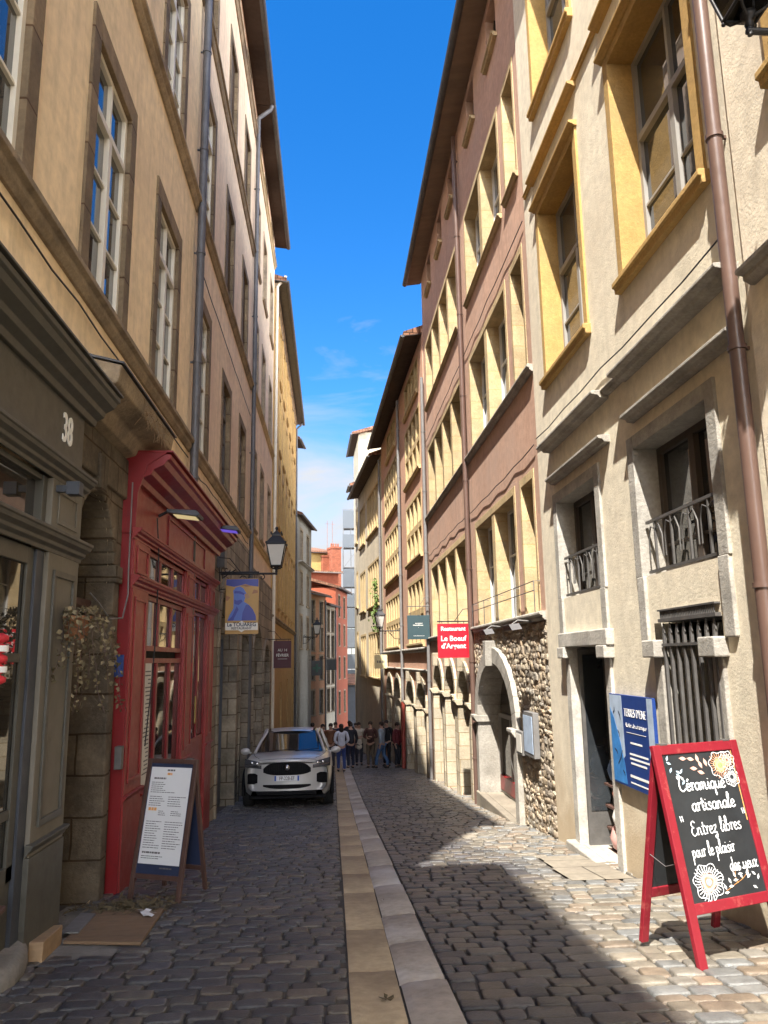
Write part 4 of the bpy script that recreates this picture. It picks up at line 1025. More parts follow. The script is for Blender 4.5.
for Ya, Yb in ((8.245,8.95),(11.25,11.95),(13.3,13.95)):
    a, b_ = U(Yb), U(Ya); m = MB(); m.box(a, b_, .01, y+.015, zlo-f.zb, Z(1.30)); panel(m, a+.1, b_-.1, y+.015, Z(-1.2), Z(.70), .015, .04); panel(m, a+.1, b_-.1, y+.015, Z(.95), Z(1.25), .015, .035)
    m.profile(cornice(Z(-1.38), .08, .05, y), a-.02, b_+.02); f.part('pilaster', m, M['redpale'], .004)
m = MB(); m.box(0, x1, .0, .02, zlo-f.zb, Z(1.36)); f.part('backboard', m, M['darkin'])
def glazed(Ya, Yb, n, zs, name):
    a, b_ = U(Yb), U(Ya); fr = MB(); gl = MB(); w = (b_-a)/n
    for z0, z1 in zs:
        gl.box(a, b_, .075, .085, Z(z0), Z(z1)); fr.box(a, b_, .085, y-.03, Z(z0), Z(z0)+.06); fr.box(a, b_, .085, y-.03, Z(z1)-.06, Z(z1))
        for i in range(n+1):
            xx = a+w*i; c0 = max(a, xx-.04); c1 = min(b_, xx+.04); fr.box(c0, c1, .086, y-.025, Z(z0)+.06, Z(z1)-.06)
    o = f.part(name, fr, M['red'], .003); f.part('pane', gl, M['glass2'], 0, o); return o
glazed(8.95, 11.25, 3, ((.92,1.30),(.14,.78),(-1.40,.06)), 'shop_window')
glazed(11.95, 13.3, 2, ((.92,1.30),), 'transom_window'); dr = glazed(11.95, 13.3, 2, ((-1.2,.78),), 'door')
m = MB(); m.box(U(11.25), U(8.95), .02, y-.02, zlo-f.zb, Z(-1.40)); panel(m, U(11.2), U(9.0), y-.02, Z(-2.1), Z(-1.55), .015, .04); m.profile(cornice(Z(-1.46), .07, .07, y-.03), U(11.25), U(8.95)); f.part('stall_riser', m, M['redpale'], .004)
m = MB(); m.box(U(13.3), U(11.95), .02, y-.03, zlo-f.zb, Z(-1.2)); f.part('door_panel', m, M['red'], .004, dr)
m = MB(); m.tube([(U(12.15),y+.03,Z(-.9)),(U(12.15),y+.03,Z(-.5))], .013, 8); f.part('handle', m, M['yellowp'], 0, dr)
m = MB(); m.box(U(9.40), U(9.05), y-.022, y-.018, Z(-1.35), Z(-.0)); nn = f.part('posted_sheet', m, M['paper'])
m = MB(); rnd = random.Random(2)
for k in range(26): w_ = rnd.uniform(.12,.28); m.box(U(9.37), U(9.37)+w_, y-.018, y-.0165, Z(-.1-.045*k), Z(-.1-.045*k)+.014)
f.part('print', m, M['ink'], 0, nn)
RED = f
# floodlights over the red shopfront
def flood(Y, X, z, label, mi):
    t = thing('shop_floodlight', label, 'lamp', (X, Y, z), 0, 'floodlights over the red shopfront')
    m = MB(); m.prism([(-.17,-.17,.02),(.20,-.17,-.03),(.22,-.17,.0),(.18,-.17,.045),(-.17,-.17,.06)], (0,.34,0)); m.build('lamp_head', M['olivedark'], t, .006)
    m = MB(); m.box(-.12,.15,-.13,.13,-.004,.0); o = m.build('lens', mi, t); o.rotation_euler = (0, R(7), 0); o.location = (.02,0,-.012)
    m = MB(); m.tube([(-.30,0,-.0),(-.2,0,.05),(-.1,0,.045)], .018, 6); m.build('arm', M['iron'], t)
mn, N, L, bs = nt('warm_lamp_lens'); bs.inputs['Base Color'].default_value = (.5,.42,.22,1); bs.inputs['Emission Color'].default_value = (1,.8,.4,1); bs.inputs['Emission Strength'].default_value = .10
flood(9.35, -1.80, 1.75, 'near floodlight with a pale yellow lens on the red fascia', mn)
mv, N, L, bs = nt('violet_lamp_lens'); bs.inputs['Base Color'].default_value = (.10,.08,.35,1); bs.inputs['Emission Color'].default_value = (.25,.15,1,1); bs.inputs['Emission Strength'].default_value = .10
flood(12.6, -1.72, 2.12, 'far floodlight with a violet lens under the red cornice', mv)
m = MB(); pts = [(-2.08,9.2,1.7),(-2.05,9.22,1.3),(-2.04,9.2,.9),(-2.07,9.3,.2),(-2.06,9.12,-.4),(-2.07,9.0,-.9)]; m.tube(pts, .008, 5)
tag(m.build('lamp_cable', M['iron']), 'black cable hanging from the near floodlight across the red window', 'cable')
m = MB(); pts = [(-2.12,8.17,1.9),(-2.12,8.17,.95),(-2.1,8.12,.7),(-2.1,7.95,.45),(-2.1,7.5,.42),(-2.12,7.2,.55),(-2.14,7.0,.62)]; m.tube(pts, .008, 5)
tag(m.build('wall_cable', M['greypipe']), 'thin pale cable looped across the arched doorway', 'cable')
m = MB(); m.box(-2.225,-2.125,8.17,8.185,-.13,.09); M['blueplate'] = paint('blue_enamel', (.03,.06,.20), .3)
t = m.build('number_plate', M['blueplate'], None, .003); tag(t, 'small blue enamel plate beside the red shopfront edge', 'plate')
# ================================================================== SIGNS, LANTERNS, BOARDS
def catmull(P, n=6):
    if len(P) < 3: return P
    out = []; Q = [P[0]]+list(P)+[P[-1]]
    for i in range(1, len(Q)-2):
        p0, p1, p2, p3 = Q[i-1], Q[i], Q[i+1], Q[i+2]
        for k in range(n):
            t = k/n
            out.append(tuple(.5*((2*p1[j])+(-p0[j]+p2[j])*t+(2*p0[j]-5*p1[j]+4*p2[j]-p3[j])*t*t+(-p0[j]+3*p1[j]-3*p2[j]+p3[j])*t**3) for j in (0, 1)))
    out.append(tuple(P[-1])); return out
def ribbon(m, pts, w, y=-.002, th=.002, mi=0, taper=False):
    """flat chalk stroke in the xz plane, front at y-th"""
    n = len(pts); L = []; Rr = []
    for i in range(n):
        a, b = pts[max(i-1,0)], pts[min(i+1,n-1)]; dx, dz = b[0]-a[0], b[1]-a[1]; l = math.hypot(dx, dz) or 1
        k = w*.5*(.85+.3*math.sin(i*1.7)) * ((.35+.65*math.sin(PI*(i+.5)/n)) if taper else 1)
        L.append((pts[i][0]-dz/l*k, pts[i][1]+dx/l*k)); Rr.append((pts[i][0]+dz/l*k, pts[i][1]-dx/l*k))
    vs = [(p[0], y-th, p[1]) for p in L]+[(p[0], y-th, p[1]) for p in Rr]
    fs = [(i, n+i, n+i+1, i+1) for i in range(n-1)]
    m.add(vs, fs, mi)
GL = {
 'a': (.95, [[(.78,.9),(.5,1),(.15,.75),(.12,.3),(.38,0),(.68,.3),(.78,.95)],[(.78,1),(.76,.25),(.88,0),(1,.12)]]),
 'b': (.9, [[(.05,.4),(.4,1.6),(.25,2.1),(.1,1.7),(.12,.3),(.4,0),(.75,.35),(.65,.85),(.3,.85)]]),
 'C': (1.25, [[(.95,1.9),(1.0,1.55),(.7,2.0),(.35,1.8),(.15,1.1),(.2,.35),(.6,0),(1.05,.25),(1.2,.4)],[(.3,1.85),(.05,2.15),(.0,1.9),(.2,1.8)]]),
 'd': (1.0, [[(.75,.9),(.45,1),(.12,.7),(.12,.3),(.38,0),(.7,.35),(.8,1.2),(.78,2.0)],[(.78,2.0),(.76,.3),(.9,0),(1.02,.15)]]),
 'e': (.8, [[(.05,.4),(.6,.6),(.62,.9),(.35,1.0),(.1,.6),(.2,.1),(.5,0),(.82,.25)]]),
 'é': (.8, [[(.05,.4),(.6,.6),(.62,.9),(.35,1.0),(.1,.6),(.2,.1),(.5,0),(.82,.25)],[(.3,1.3),(.6,1.65)]]),
 'E': (1.15, [[(.95,1.75),(.6,2.0),(.25,1.75),(.3,1.3),(.65,1.1)],[(.65,1.1),(.2,.95),(.1,.45),(.4,.0),(.85,.1),(1.05,.35)]]),
 'i': (.5, [[(.05,.4),(.22,1),(.22,.25),(.35,0),(.52,.15)],[(.22,1.4),(.25,1.47)]]),
 'l': (.55, [[(.02,.35),(.42,1.5),(.38,2.05),(.2,1.9),(.15,.35),(.3,0),(.55,.2)]]),
 'm': (1.35, [[(.08,1),(.1,0)],[(.1,.6),(.3,1),(.48,.85),(.5,0)],[(.5,.6),(.72,1),(.92,.85),(.94,.2),(1.1,0),(1.35,.2)]]),
 'n': (.95, [[(.08,1),(.1,0)],[(.1,.6),(.38,1),(.6,.8),(.62,.2),(.76,0),(.95,.2)]]),
 'o': (.85, [[(.5,1),(.18,.8),(.12,.3),(.4,0),(.7,.3),(.66,.8),(.45,1),(.6,.8),(.88,.8)]]),
 'p': (.9, [[(.08,1),(.14,.2),(.1,-1.0)],[(.12,.5),(.35,1),(.68,.8),(.68,.25),(.4,0),(.14,.25)]]),
 'q': (.95, [[(.75,.9),(.45,1),(.12,.7),(.12,.3),(.38,0),(.7,.35),(.78,.95)],[(.78,1),(.76,-.9),(.9,-.6)]]),
 'r': (.7, [[(.06,.9),(.25,1),(.25,.0)],[(.25,.55),(.45,1),(.68,.9)]]),
 's': (.75, [[(.62,.85),(.4,1),(.18,.8),(.35,.55),(.6,.35),(.5,.05),(.2,.0),(.05,.15)]]),
 't': (.65, [[(.3,1.7),(.28,.3),(.42,0),(.65,.15)],[(.02,1.1),(.6,1.15)]]),
 'u': (.95, [[(.06,1),(.1,.3),(.35,0),(.62,.3),(.7,1)],[(.7,1),(.7,.25),(.82,0),(.97,.15)]]),
 'x': (.85, [[(.05,.9),(.25,1),(.5,0),(.78,.1)],[(.72,1),(.45,.6),(.08,0)]]),
 'y': (.95, [[(.06,1),(.12,.35),(.4,.1),(.68,.5),(.72,1)],[(.72,1),(.7,-.5),(.45,-1),(.25,-.7),(.6,-.2),(.95,.15)]]),
 'z': (.85, [[(.08,.95),(.65,1),(.1,.05),(.5,.1),(.62,-.35),(.4,-.8),(.18,-.55),(.45,-.3),(.7,-.4)]]),
 '"': (.5, [[(.0,2.3),(.05,2.0),(.12,1.5)],[(.34,2.3),(.38,2.0),(.45,1.5)]]), ' ': (.6, []),
}
def chalk(m, txt, x, z, h, w, sx=1.0, slope=0):
    cx = x
    for c in txt:
        ad, st = GL[c]
        for s in st: ribbon(m, [(cx+p[0]*h*sx, z+p[1]*h+slope*(cx+p[0]*h-x)) for p in catmull(s)], w)
        cx += ad*h*sx
    return cx
def a_board(name, label, loc, rz, W, H, lean, fw, face, frame, foot=.28, spread=.5):
    """folding pavement board: two leaning frames; local x along the board, y away from the reader"""
    t = thing(name, label, 'sandwich board', loc, rz)
    rise = math.sqrt(H*H-lean*lean)
    A = Matrix(((1,0,0,0),(0,rise/H,lean/H,0),(0,-lean/H*0,rise/H,0),(0,0,0,1)))
    ang = math.atan2(lean, rise)
    Rf = Matrix.Rotation(-ang, 4, 'X')
    m = MB()
    m.box(0, fw, 0, .035, 0, H); m.box(W-fw, W, 0, .035, 0, H); m.box(fw, W-fw, .002, .033, H-fw, H); m.box(fw, W-fw, .002, .033, foot, foot+fw)
    m.xf(Rf); m.build('front_frame', frame, t, .005)
    m = MB(); m.box(fw-.005, W-fw+.005, .010, .022, foot+fw-.005, H-fw+.005); m.xf(Rf); pn = m.build('board_panel', face, t)
    m = MB(); i = .03
    Rb = Matrix.Translation((0, 2*lean+.045, 0)) @ Matrix.Rotation(ang, 4, 'X')
    m.box(i, i+fw*.9, -.035, 0, 0, H-.03); m.box(W-i-fw*.9, W-i, -.035, 0, 0, H-.03); m.box(i+fw*.9, W-i-fw*.9, -.033, -.002, foot, foot+fw); m.box(i+fw*.9, W-i-fw*.9, -.033, -.002, H-.1, H-.03)
    m.xf(Rb); m.build('rear_frame', frame, t, .005)
    m = MB(); m.box(i+fw*.8, W-i-fw*.8, -.022, -.012, foot+fw*.9, H-.09); m.xf(Rb); m.build('rear_panel', face, t)
    m = MB(); m.tube([Rf @ Vector((.02,.03,H*.45)), Vector((.05,lean+.02,H*.40)), Rb @ Vector((i+.02,-.03,H*.45))], .003, 5); m.build('cord', M['ink'], t)
    m = MB()
    for x in (.1, W-.1): m.box(x-.03, x+.03, lean+.0, lean+.05, rise-.005, rise+.004)
    m.build('hinge', M['greyiron'], t)
    return t, Rf, pn
M['boardred'] = paint('red_board_paint', (.21,.012,.022), .45, .1, 5, wear=(.42,.12,.1), wear_amt=.4)
M['slate'] = paint('chalkboard_slate', (.02,.023,.026), .6, .35, 2.5, bmp=.05)
M['chalk'] = paint('white_chalk', (.78,.80,.82), .9, .12, 30, bmp=0)
for n_, c_ in (('pinkchalk',(.70,.42,.34)),('yellowchalk',(.72,.55,.25)),('bluechalk',(.45,.58,.70)),('orangechalk',(.75,.36,.12)),('greenchalk',(.45,.55,.25))): M[n_] = paint(n_, c_, .9, .1, 30, bmp=0)
W, H = .78, 1.345
t, Rf, pn = a_board('chalkboard_sign', 'red framed chalkboard sandwich board with white handwriting and flowers', (2.265, 5.06, g(5.12)), R(20), W, H, .27, .066, M['slate'], M['boardred'], .30)
def on_board(m, name, mat): m.xf(Rf @ Matrix.Translation((0,.0085,.012)) @ Matrix.Diagonal((1.14,1,1,1))); return m.build(name, mat, pn)
m = MB(); S = .0455
chalk(m, 'Céramique', .135, 1.025, S, .0108, .98); chalk(m, 'artisanale', .20, .895, S, .0108, .98)
chalk(m, '"', .092, .77, S, .007); chalk(m, 'Entrez libres', .155, .745, S*.98, .0080, .90, .02); chalk(m, '"', .585, .775, S, .007)
chalk(m, 'pour le plaisir', .125, .615, S*.92, .0078, .74, .02); chalk(m, 'des yeux', .385, .505, S*.92, .0078, .80, .02)
on_board(m, 'handwriting', M['chalk'])
rnd = random.Random(8)
def flower(cx, cz, r, petals, mats, inner=.35):
    for mk, k0, k1, wd in mats:
        m = MB()
        for i in range(petals):
            a = 2*PI*i/petals; rr = r*(1+.12*math.sin(3*a+1))*k1
            ribbon(m, [(cx+math.cos(a)*r*k0, cz+math.sin(a)*r*k0), (cx+math.cos(a+.06)*rr*.75, cz+math.sin(a+.06)*rr*.75), (cx+math.cos(a)*rr, cz+math.sin(a)*rr)], wd)
        on_board(m, 'chalk_petals', M[mk])
    m = MB()
    pts = [(cx+math.cos(2*PI*i/48)*r*(1+.10*math.sin(2*PI*i/48*7)), cz+math.sin(2*PI*i/48)*r*(1+.10*math.sin(2*PI*i/48*7))) for i in range(49)]
    ribbon(m, pts, .0055); pts = [(cx+(p[0]-cx)*.58, cz+(p[1]-cz)*.58) for p in pts]; ribbon(m, pts, .003); on_board(m, 'chalk_outline', M['chalk'])
def leafs(pts, size, mk, out=True):
    m = MB()
    for x, z, a in pts:
        c, s = math.cos(a), math.sin(a); loop = []
        for i in range(13):
            q = 2*PI*i/12; u, v = (math.cos(q)+1)*.5*size, math.sin(q)*size*.24*math.sin(PI*min(1,max(0,(math.cos(q)+1)/2))*.9+.15)
            loop.append((x+u*c-v*s, z+u*s+v*c))
        m.poly([(p[0], -.0035, p[1]) for p in loop[:-1]])
        ribbon(m, [(x, z), (x+c*size*1.05, z+s*size*1.05)], .003, -.0025)
    on_board(m, 'chalk_leaves', M[mk])
flower(.50, 1.172, .085, 26, (('yellowchalk',.15,.55,.006),('orangechalk',.5,.95,.004),('pinkchalk',.62,1.0,.004)))
flower(.572, 1.085, .058, 22, (('chalk',.25,1,.0026),))
flower(.565, 1.20, .058, 14, (('pinkchalk',.1,.9,.008),))
flower(.20, .462, .106, 30, (('pinkchalk',.2,.55,.009),('chalk',.55,1,.0055),('orangechalk',.12,.3,.006)))
m = MB(); m.lathe([(.0,0),(.022,0)], 14, (0,0,0)); m.xf(Matrix.Translation((.20,-.0055,.462)) @ Matrix.Rotation(R(90),4,'X')); on_board(m, 'chalk_heart', M['bluechalk'])
m = MB(); m.lathe([(.0,0),(.020,0)], 14, (0,0,0)); m.xf(Matrix.Translation((.50,-.0055,1.172)) @ Matrix.Rotation(R(90),4,'X')); on_board(m, 'chalk_heart', M['greenchalk'])
leafs([(.30,1.22,2.9),(.33,1.20,1.7),(.31,1.16,3.0),(.35,1.16,1.9),(.39,1.17,1.8),(.36,1.125,2.8),(.24,1.23,3.0)], .055, 'pinkchalk')
leafs([(.085+.018*i+.012*math.sin(i*2.1), 1.225-.022*i, 1.2+1.5*i) for i in range(9)], .036, 'bluechalk')
leafs([(.30+.022*i, .385+.016*i, .3+(1.6 if i % 2 else -.3)) for i in range(9)], .036, 'chalk')
leafs([(.46,.455,1.9),(.50,.45,.6),(.40,.50,1.3),(.42,.515,.4),(.44,.50,2.2),(.53,.40,-.6),(.57,.46,2.4),(.58,.43,1.2)], .034, 'chalk')
m = MB(); ribbon(m, catmull([(.31,.39),(.38,.42),(.46,.45),(.52,.49)]), .003); ribbon(m, catmull([(.42,.43),(.41,.47),(.42,.51)]), .003); ribbon(m, [(.612,1.262),(.612,.80)], .006); on_board(m, 'chalk_stem', M['orangechalk'])
# crumpled paper on the stones beside it
m = MB(); rnd = random.Random(5)
for k in range(7):
    x, y, a = rnd.uniform(-.08,.1), rnd.uniform(-.06,.08), rnd.uniform(0,6); p = Vector((x,y,.02)); u = Vector((math.cos(a),math.sin(a),.4)).normalized()*.07; v = Vector((-math.sin(a),math.cos(a),.5)).normalized()*.06
    m.poly([p-u, p+v, p+u, p-v])
o = m.build('crumpled_paper', M['white']); o.location = (2.83, 4.93, g(4.93)+.02); tag(o, 'crumpled white paper scrap on the sunny stones by the chalkboard', 'paper')

# menu board on the left
M['navy'] = paint('navy_panel', (.025,.035,.075), .5, .1, 4)
mw = M['white']
t, Rf2, pn2 = a_board('menu_board', 'dark wooden sandwich board with a white printed menu', (-1.925, 7.90, g(7.85)), R(-23), .565, 1.27, .25, .045, M['navy'], M['wood'], .19)
def on_menu(m, name, mat, par=None): m.xf(Rf2 @ Matrix.Translation((0,.0085,0))); return m.build(name, mat, par or pn2)
m = MB(); m.box(.055, .51, -.001, .0, .32, 1.19); sh = on_menu(m, 'menu_sheet', mw)
rnd = random.Random(6); m = MB()
def lines(m, x0, x1, z, n, step, h=.006, c=False):
    for k in range(n):
        x = x0; xe = x1-(x1-x0)*rnd.uniform(0,.4)
        if c: d = (x1-xe)/2; x += d; xe = x1-d
        while x < xe:
            w = min(rnd.uniform(.01,.04), xe-x); m.box(x, x+w, -.0035, -.001, z-k*step, z-k*step+h); x += w+.006
lines(m, .08, .27, 1.045, 5, .018); lines(m, .08, .45, .955, 1, .018)
lines(m, .08, .26, .915, 5, .02); lines(m, .29, .49, .915, 5, .02); lines(m, .20, .29, .785, 3, .017); lines(m, .34, .47, .785, 3, .017)
lines(m, .08, .26, .69, 12, .021); lines(m, .29, .49, .69, 12, .021); lines(m, .08, .40, .385, 2, .018, .006)
for z in (.445,.49,.535,.58): pass
on_menu(m, 'menu_print', M['ink'], sh)
m = MB(); chalk(m, 'Carte', .09, 1.085, .017, .004) if False else None
for x, z, w in ((.10,1.078,.14),(.24,1.155,.10)): lines(m, x, x+w, z, 1, .02, .016)
lines(m, .085, .33, .412, 1, .02, .016); on_menu(m, 'menu_heading', M['ink'], sh)
m = MB(); lines(m, .245, .33, 1.118, 1, .02, .022); lines(m, .085, .18, .79, 1, .02, .028); on_menu(m, 'orange_heading', M['orangechalk'], sh)
m = MB(); lines(m, .30, .47, .285, 1, .02, .012); on_menu(m, 'footer_print', M['ink'])

# ---- hanging signs
def flag_sign(name, label, cat, X, Y, zt, w, h, mat, wallX, th=.03, bar=.05, bracket='iron', rz=0):
    t = thing(name, label, cat, (X, Y, zt-h), rz)
    m = MB(); m.box(-w/2, w/2, -th/2, th/2, 0, h); p = m.build('sign_board', mat, t, .004)
    m = MB(); xw = wallX-X; m.tube([(xw,0,h+bar),(-w/2*math.copysign(1,xw),0,h+bar)], .014, 6)
    for s in (-.7,.7): m.tube([(s*w/2,0,h+bar),(s*w/2,0,h-.01)], .008, 5)
    m.tube([(xw,0,h+bar+.28),(xw*.55,0,h+bar+.26),(xw*.1,0,h+bar+.01)], .009, 5)
    m.lathe([(.045,-.012),(.045,.012)], 10, (0,0,0)) if False else None
    m.build('bracket', M[bracket], t); return t, p
def front_text(p, body, size, x, z, mat, th=.03, bold=0, shear=0, name='lettering', sx=1, align='CENTER'):
    for s in (1, -1):
        m = text_mb(body, size, .002, align, shear, bold)
        m.xf(Matrix.Rotation(0 if s > 0 else PI, 4, 'Z') @ Matrix.Translation((x, -th/2-.003, z)) @ Matrix.Diagonal((sx,1,1,1))); m.build(name, mat, p)
M['signred'] = paint('bright_red_sign', (.58,.008,.022), .4, .03, 3, bmp=0)
t, p = flag_sign('restaurant_sign', 'bright red hanging sign reading Restaurant Le Boeuf d\'Argent', 'sign', 2.64, 16.9, .75, .69, .735, M['signred'], 3.06)
front_text(p, 'Restaurant', .125, 0, .585, M['lettering'], bold=.003); front_text(p, 'Le Boeuf', .155, 0, .365, M['lettering'], bold=.003); front_text(p, "d'Argent", .155, 0, .205, M['lettering'], bold=.003)
M['signgreen'] = paint('slate_green_sign', (.035,.065,.075), .5, .08, 3, bmp=0)
t, p = flag_sign('slate_sign', 'dark slate green hanging sign with small white lettering', 'sign', 2.68, 24.05, 1.34, .70, .74, M['signgreen'], 3.05, bracket='greyiron', bar=.28)
rnd = random.Random(12)
for s in (1,-1):
    m = MB()
    for (x0, x1, z, h) in ((-.10,.12,.48,.022),(-.17,.12,.42,.03),(-.16,.18,.10,.012)):
        x = x0
        while x < x1: w_ = rnd.uniform(.012,.03); m.box(x, x+w_, -.018, -.016, z, z+h*rnd.uniform(.7,1.2)); x += w_+.010
    m.box(-.01,.01,-.018,-.016,.36,.365); m.xf(Matrix.Rotation(0 if s > 0 else PI,4,'Z')); m.build('lettering', M['lettering'], p)
M['signcream'] = paint('cream_sign', (.70,.62,.36), .5, .05, 3, bmp=0)
t, p = flag_sign('cream_sign', 'small cream hanging sign under the far wall lantern', 'sign', 2.25, 36.3, .22, .60, .62, M['signcream'], 2.6)
m = MB()
for x in (-.18,-.1,-.03,.05,.12): m.box(x,x+.05,-.018,-.016,.25,.36)
m.build('lettering', M['ink'], p)
M['maroon'] = paint('maroon_sign', (.065,.007,.014), .5, .1, 3, bmp=0)
t, p = flag_sign('maroon_sign', 'dark maroon hanging sign reading AU 14 FEVRIER by the golden house', 'sign', -1.70, 27.0, .69, .60, .92, M['maroon'], -2.2)
front_text(p, 'AU 14', .135, 0, .56, M['paper'], sx=.9); front_text(p, 'FÉVRIER', .135, 0, .385, M['paper'], sx=.9, bold=.002)
m = MB(); m.box(-.16,.16,-.018,-.0165,.30,.312); m.build('underline', M['paper'], p)
# Touareg sign
M['skyblue'] = paint('deep_blue_enamel', (.01,.02,.22), .35, .1, 3, bmp=0); M['sand'] = paint('sand_enamel', (.36,.20,.045), .4, .1, 3, bmp=0); M['robe'] = paint('mid_blue_enamel', (.045,.10,.38), .35, .1, 3, bmp=0); M['brownen'] = paint('brown_enamel', (.22,.09,.03), .4, .1, 3, bmp=0); M['skin_en'] = paint('tan_enamel', (.30,.16,.07), .4, .1, 3, bmp=0)
SW, SH = .61, 1.02
t, p = flag_sign('touareg_sign', 'painted blue and yellow hanging sign of a turbaned man reading Le Touareg', 'sign', -1.66, 14.45, 1.52, SW, SH, M['sand'], -2.1, bar=.12)
def art(name, mat, loops, lvl=1):
    for s in (1, -1):
        m = MB()
        for lp in loops:
            q = [((x-.5)*SW*.97, -.0155-.0016*lvl, z*SH) for x, z in lp]
            m.prism(q, (0,.001,0))
        m.xf(Matrix.Rotation(0 if s > 0 else PI,4,'Z')); m.build(name, M[mat], p)
art('painted_sky', 'skyblue', [[(0,.99),(1,.99),(1,.85),(.75,.87),(.6,.90),(.4,.87),(.25,.85),(0,.88)]])
art('painted_dune', 'brownen', [[(0,.70),(.14,.66),(.06,.60),(0,.60)],[(.46,.875),(.62,.89),(.78,.86),(.62,.85)],[(.86,.80),(.98,.78),(.99,.74),(.8,.72)]])
art('painted_robe', 'robe', [[(.06,.24),(.12,.34),(.24,.46),(.24,.70),(.22,.78),(.30,.84),(.42,.86),(.54,.82),(.60,.76),(.66,.70),(.60,.66),(.56,.58),(.72,.52),(.84,.44),(.92,.34),(.94,.24)]], 2)
art('painted_folds', 'skyblue', [[(.06,.24),(.20,.32),(.34,.50),(.40,.44),(.28,.30),(.24,.24)],[(.50,.24),(.52,.38),(.62,.52),(.72,.52),(.84,.44),(.93,.32),(.94,.24)],[(.26,.62),(.34,.60),(.48,.62),(.52,.58),(.40,.52),(.27,.54)],[(.27,.78),(.44,.77),(.58,.73),(.56,.70),(.40,.73),(.25,.73)]], 3)
art('painted_face', 'skin_en', [[(.58,.72),(.68,.73),(.70,.69),(.74,.66),(.68,.63),(.62,.64),(.58,.67)]], 4)
art('banner', 'paper', [[(.0,.20),(.40,.20),(.5,.235),(.6,.20),(1,.20),(1,.07),(.6,.07),(.5,.035),(.4,.07),(0,.07)]], 4)
front_text(p, 'Le TOUAREG', .098, 0, .142, M['navy'], .044, .003, 0, 'lettering', .92); front_text(p, 'RESTAURANT', .060, 0, .086, M['ink'], .044, .002)
# wall sign Terres d'Ene
M['wallblue'] = paint('ultramarine_sign', (.018,.05,.21), .4, .06, 3, bmp=0); M['paleblue'] = paint('pale_blue_print', (.42,.52,.66), .4, .2, 6, bmp=0); M['azure'] = paint('azure_print', (.05,.22,.55), .35, .3, 6, bmp=0)
t = thing('ceramics_sign', 'blue wall sign reading Terres d\'Ene on the beige house', 'sign', (3.05, 8.50, -1.32), -PI/2)
m = MB(); m.box(0, 1.16, -.02, .015, 0, .92); p = m.build('sign_board', M['wallblue'], t, .003)
def wall_txt(body, size, x, z, sx=1, shear=0, mat='lettering'):
    m = text_mb(body, size, .0015, 'CENTER', shear, -.0025); m.xf(Matrix.Translation((x,-.0225,z)) @ Matrix.Diagonal((sx,1,1,1))); m.build('lettering', M[mat], p)
wall_txt("TERRES D'ENE", .12, .70, .705, .76); wall_txt('Atelier de céramique', .068, .70, .60, .95, .3)
m = MB(); m.box(.45,.95,-.0225,-.0205,.545,.550)
rnd = random.Random(3)
for z, x0, x1, h in ((.44,.54,.84,.018),(.33,.50,.95,.018),(.285,.50,.98,.018),(.24,.52,.9,.018),(.11,.48,1.0,.024),(.05,.48,.98,.014)):
    x = x0
    while x < x1: w_ = rnd.uniform(.012,.03); m.box(x,x+w_,-.0225,-.0205,z,z+h); x += w_+.008
m.build('small_print', M['lettering'], p)
m = MB(); m.prism([(.006,-.0205,.30),(.006,-.0205,.91),(.36,-.0205,.91),(.37,-.0205,.30),(.30,-.0205,.26),(.20,-.0205,.42),(.06,-.0205,.62)], (0,.0008,0)); m.build('pale_picture', M['paleblue'], p)
m = MB(); m.prism([(1.02,-.0205,.006),(1.02,-.0205,.91),(1.155,-.0205,.91),(1.155,-.0205,.006)], (0,.0008,0)); m.build('pale_picture', M['paleblue'], p)
m = MB(); m.prism([(.006,-.0215,.02),(.006,-.0215,.78),(.12,-.0215,.66),(.26,-.0215,.42),(.34,-.0215,.22),(.38,-.0215,.02)], (0,.0008,0)); m.build('azure_glaze', M['azure'], p)
m = MB()
for q in (((.10,.72),(.14,.78)),((.20,.55),(.24,.48)),((.16,.2),(.3,.35)),((.08,.35),(.16,.3)),((.25,.75),(.30,.66)),((.28,.15),(.33,.1))): ribbon(m, [q[0], ((q[0][0]+q[1][0])/2+.02, (q[0][1]+q[1][1])/2), q[1]], .018, -.022, .001)
m.build('glaze_marks', M['navy'], p)
# menu cases on the rubble wall
t = thing('menu_case', 'tall grey glazed menu case beside the restaurant arch', 'menu case', (2.98, 11.98, -1.50), -PI/2)
m = MB(); m.box(-.36,.30,-.0,.09,.02,.68); m.build('case', M['greypipe'], t, .006)
m = MB(); m.box(-.28,.24,-.006,-.0,.08,.62); m.build('menu_sheet', M['paleblue'], t)
t = thing('small_menu_case', 'small grey glass case left of the tall menu case', 'menu case', (2.98, 12.62, -1.52), -PI/2)
m = MB(); m.box(-.22,.20,-.0,.08,.0,.36); m.build('case', M['greypipe'], t, .006); m = MB(); m.box(-.17,.15,-.006,-.0,.04,.32); m.build('menu_sheet', M['paper'], t)
# two spot lamps over the rubble wall
for Y, lb in ((13.75, 'farther wide grey lamp under the restaurant windows'), (11.75, 'nearer wide grey lamp under the restaurant windows')):
    t = thing('shop_lamp', lb, 'lamp', (3.06, Y, .48), PI/2, 'lamps over the rubble wall')
    m = MB(); m.tube([(0,.0,.06),(0,.22,.08),(0,.34,.0)], .014, 6); m.build('arm', M['greyiron'], t)
    m = MB(); m.prism([(-.28,.22,-.06),(.28,.22,-.06),(.20,.25,.03),(-.20,.25,.03)], (0,.16,-.02)); m.build('lamp_shade', M['zinc'], t, .006)

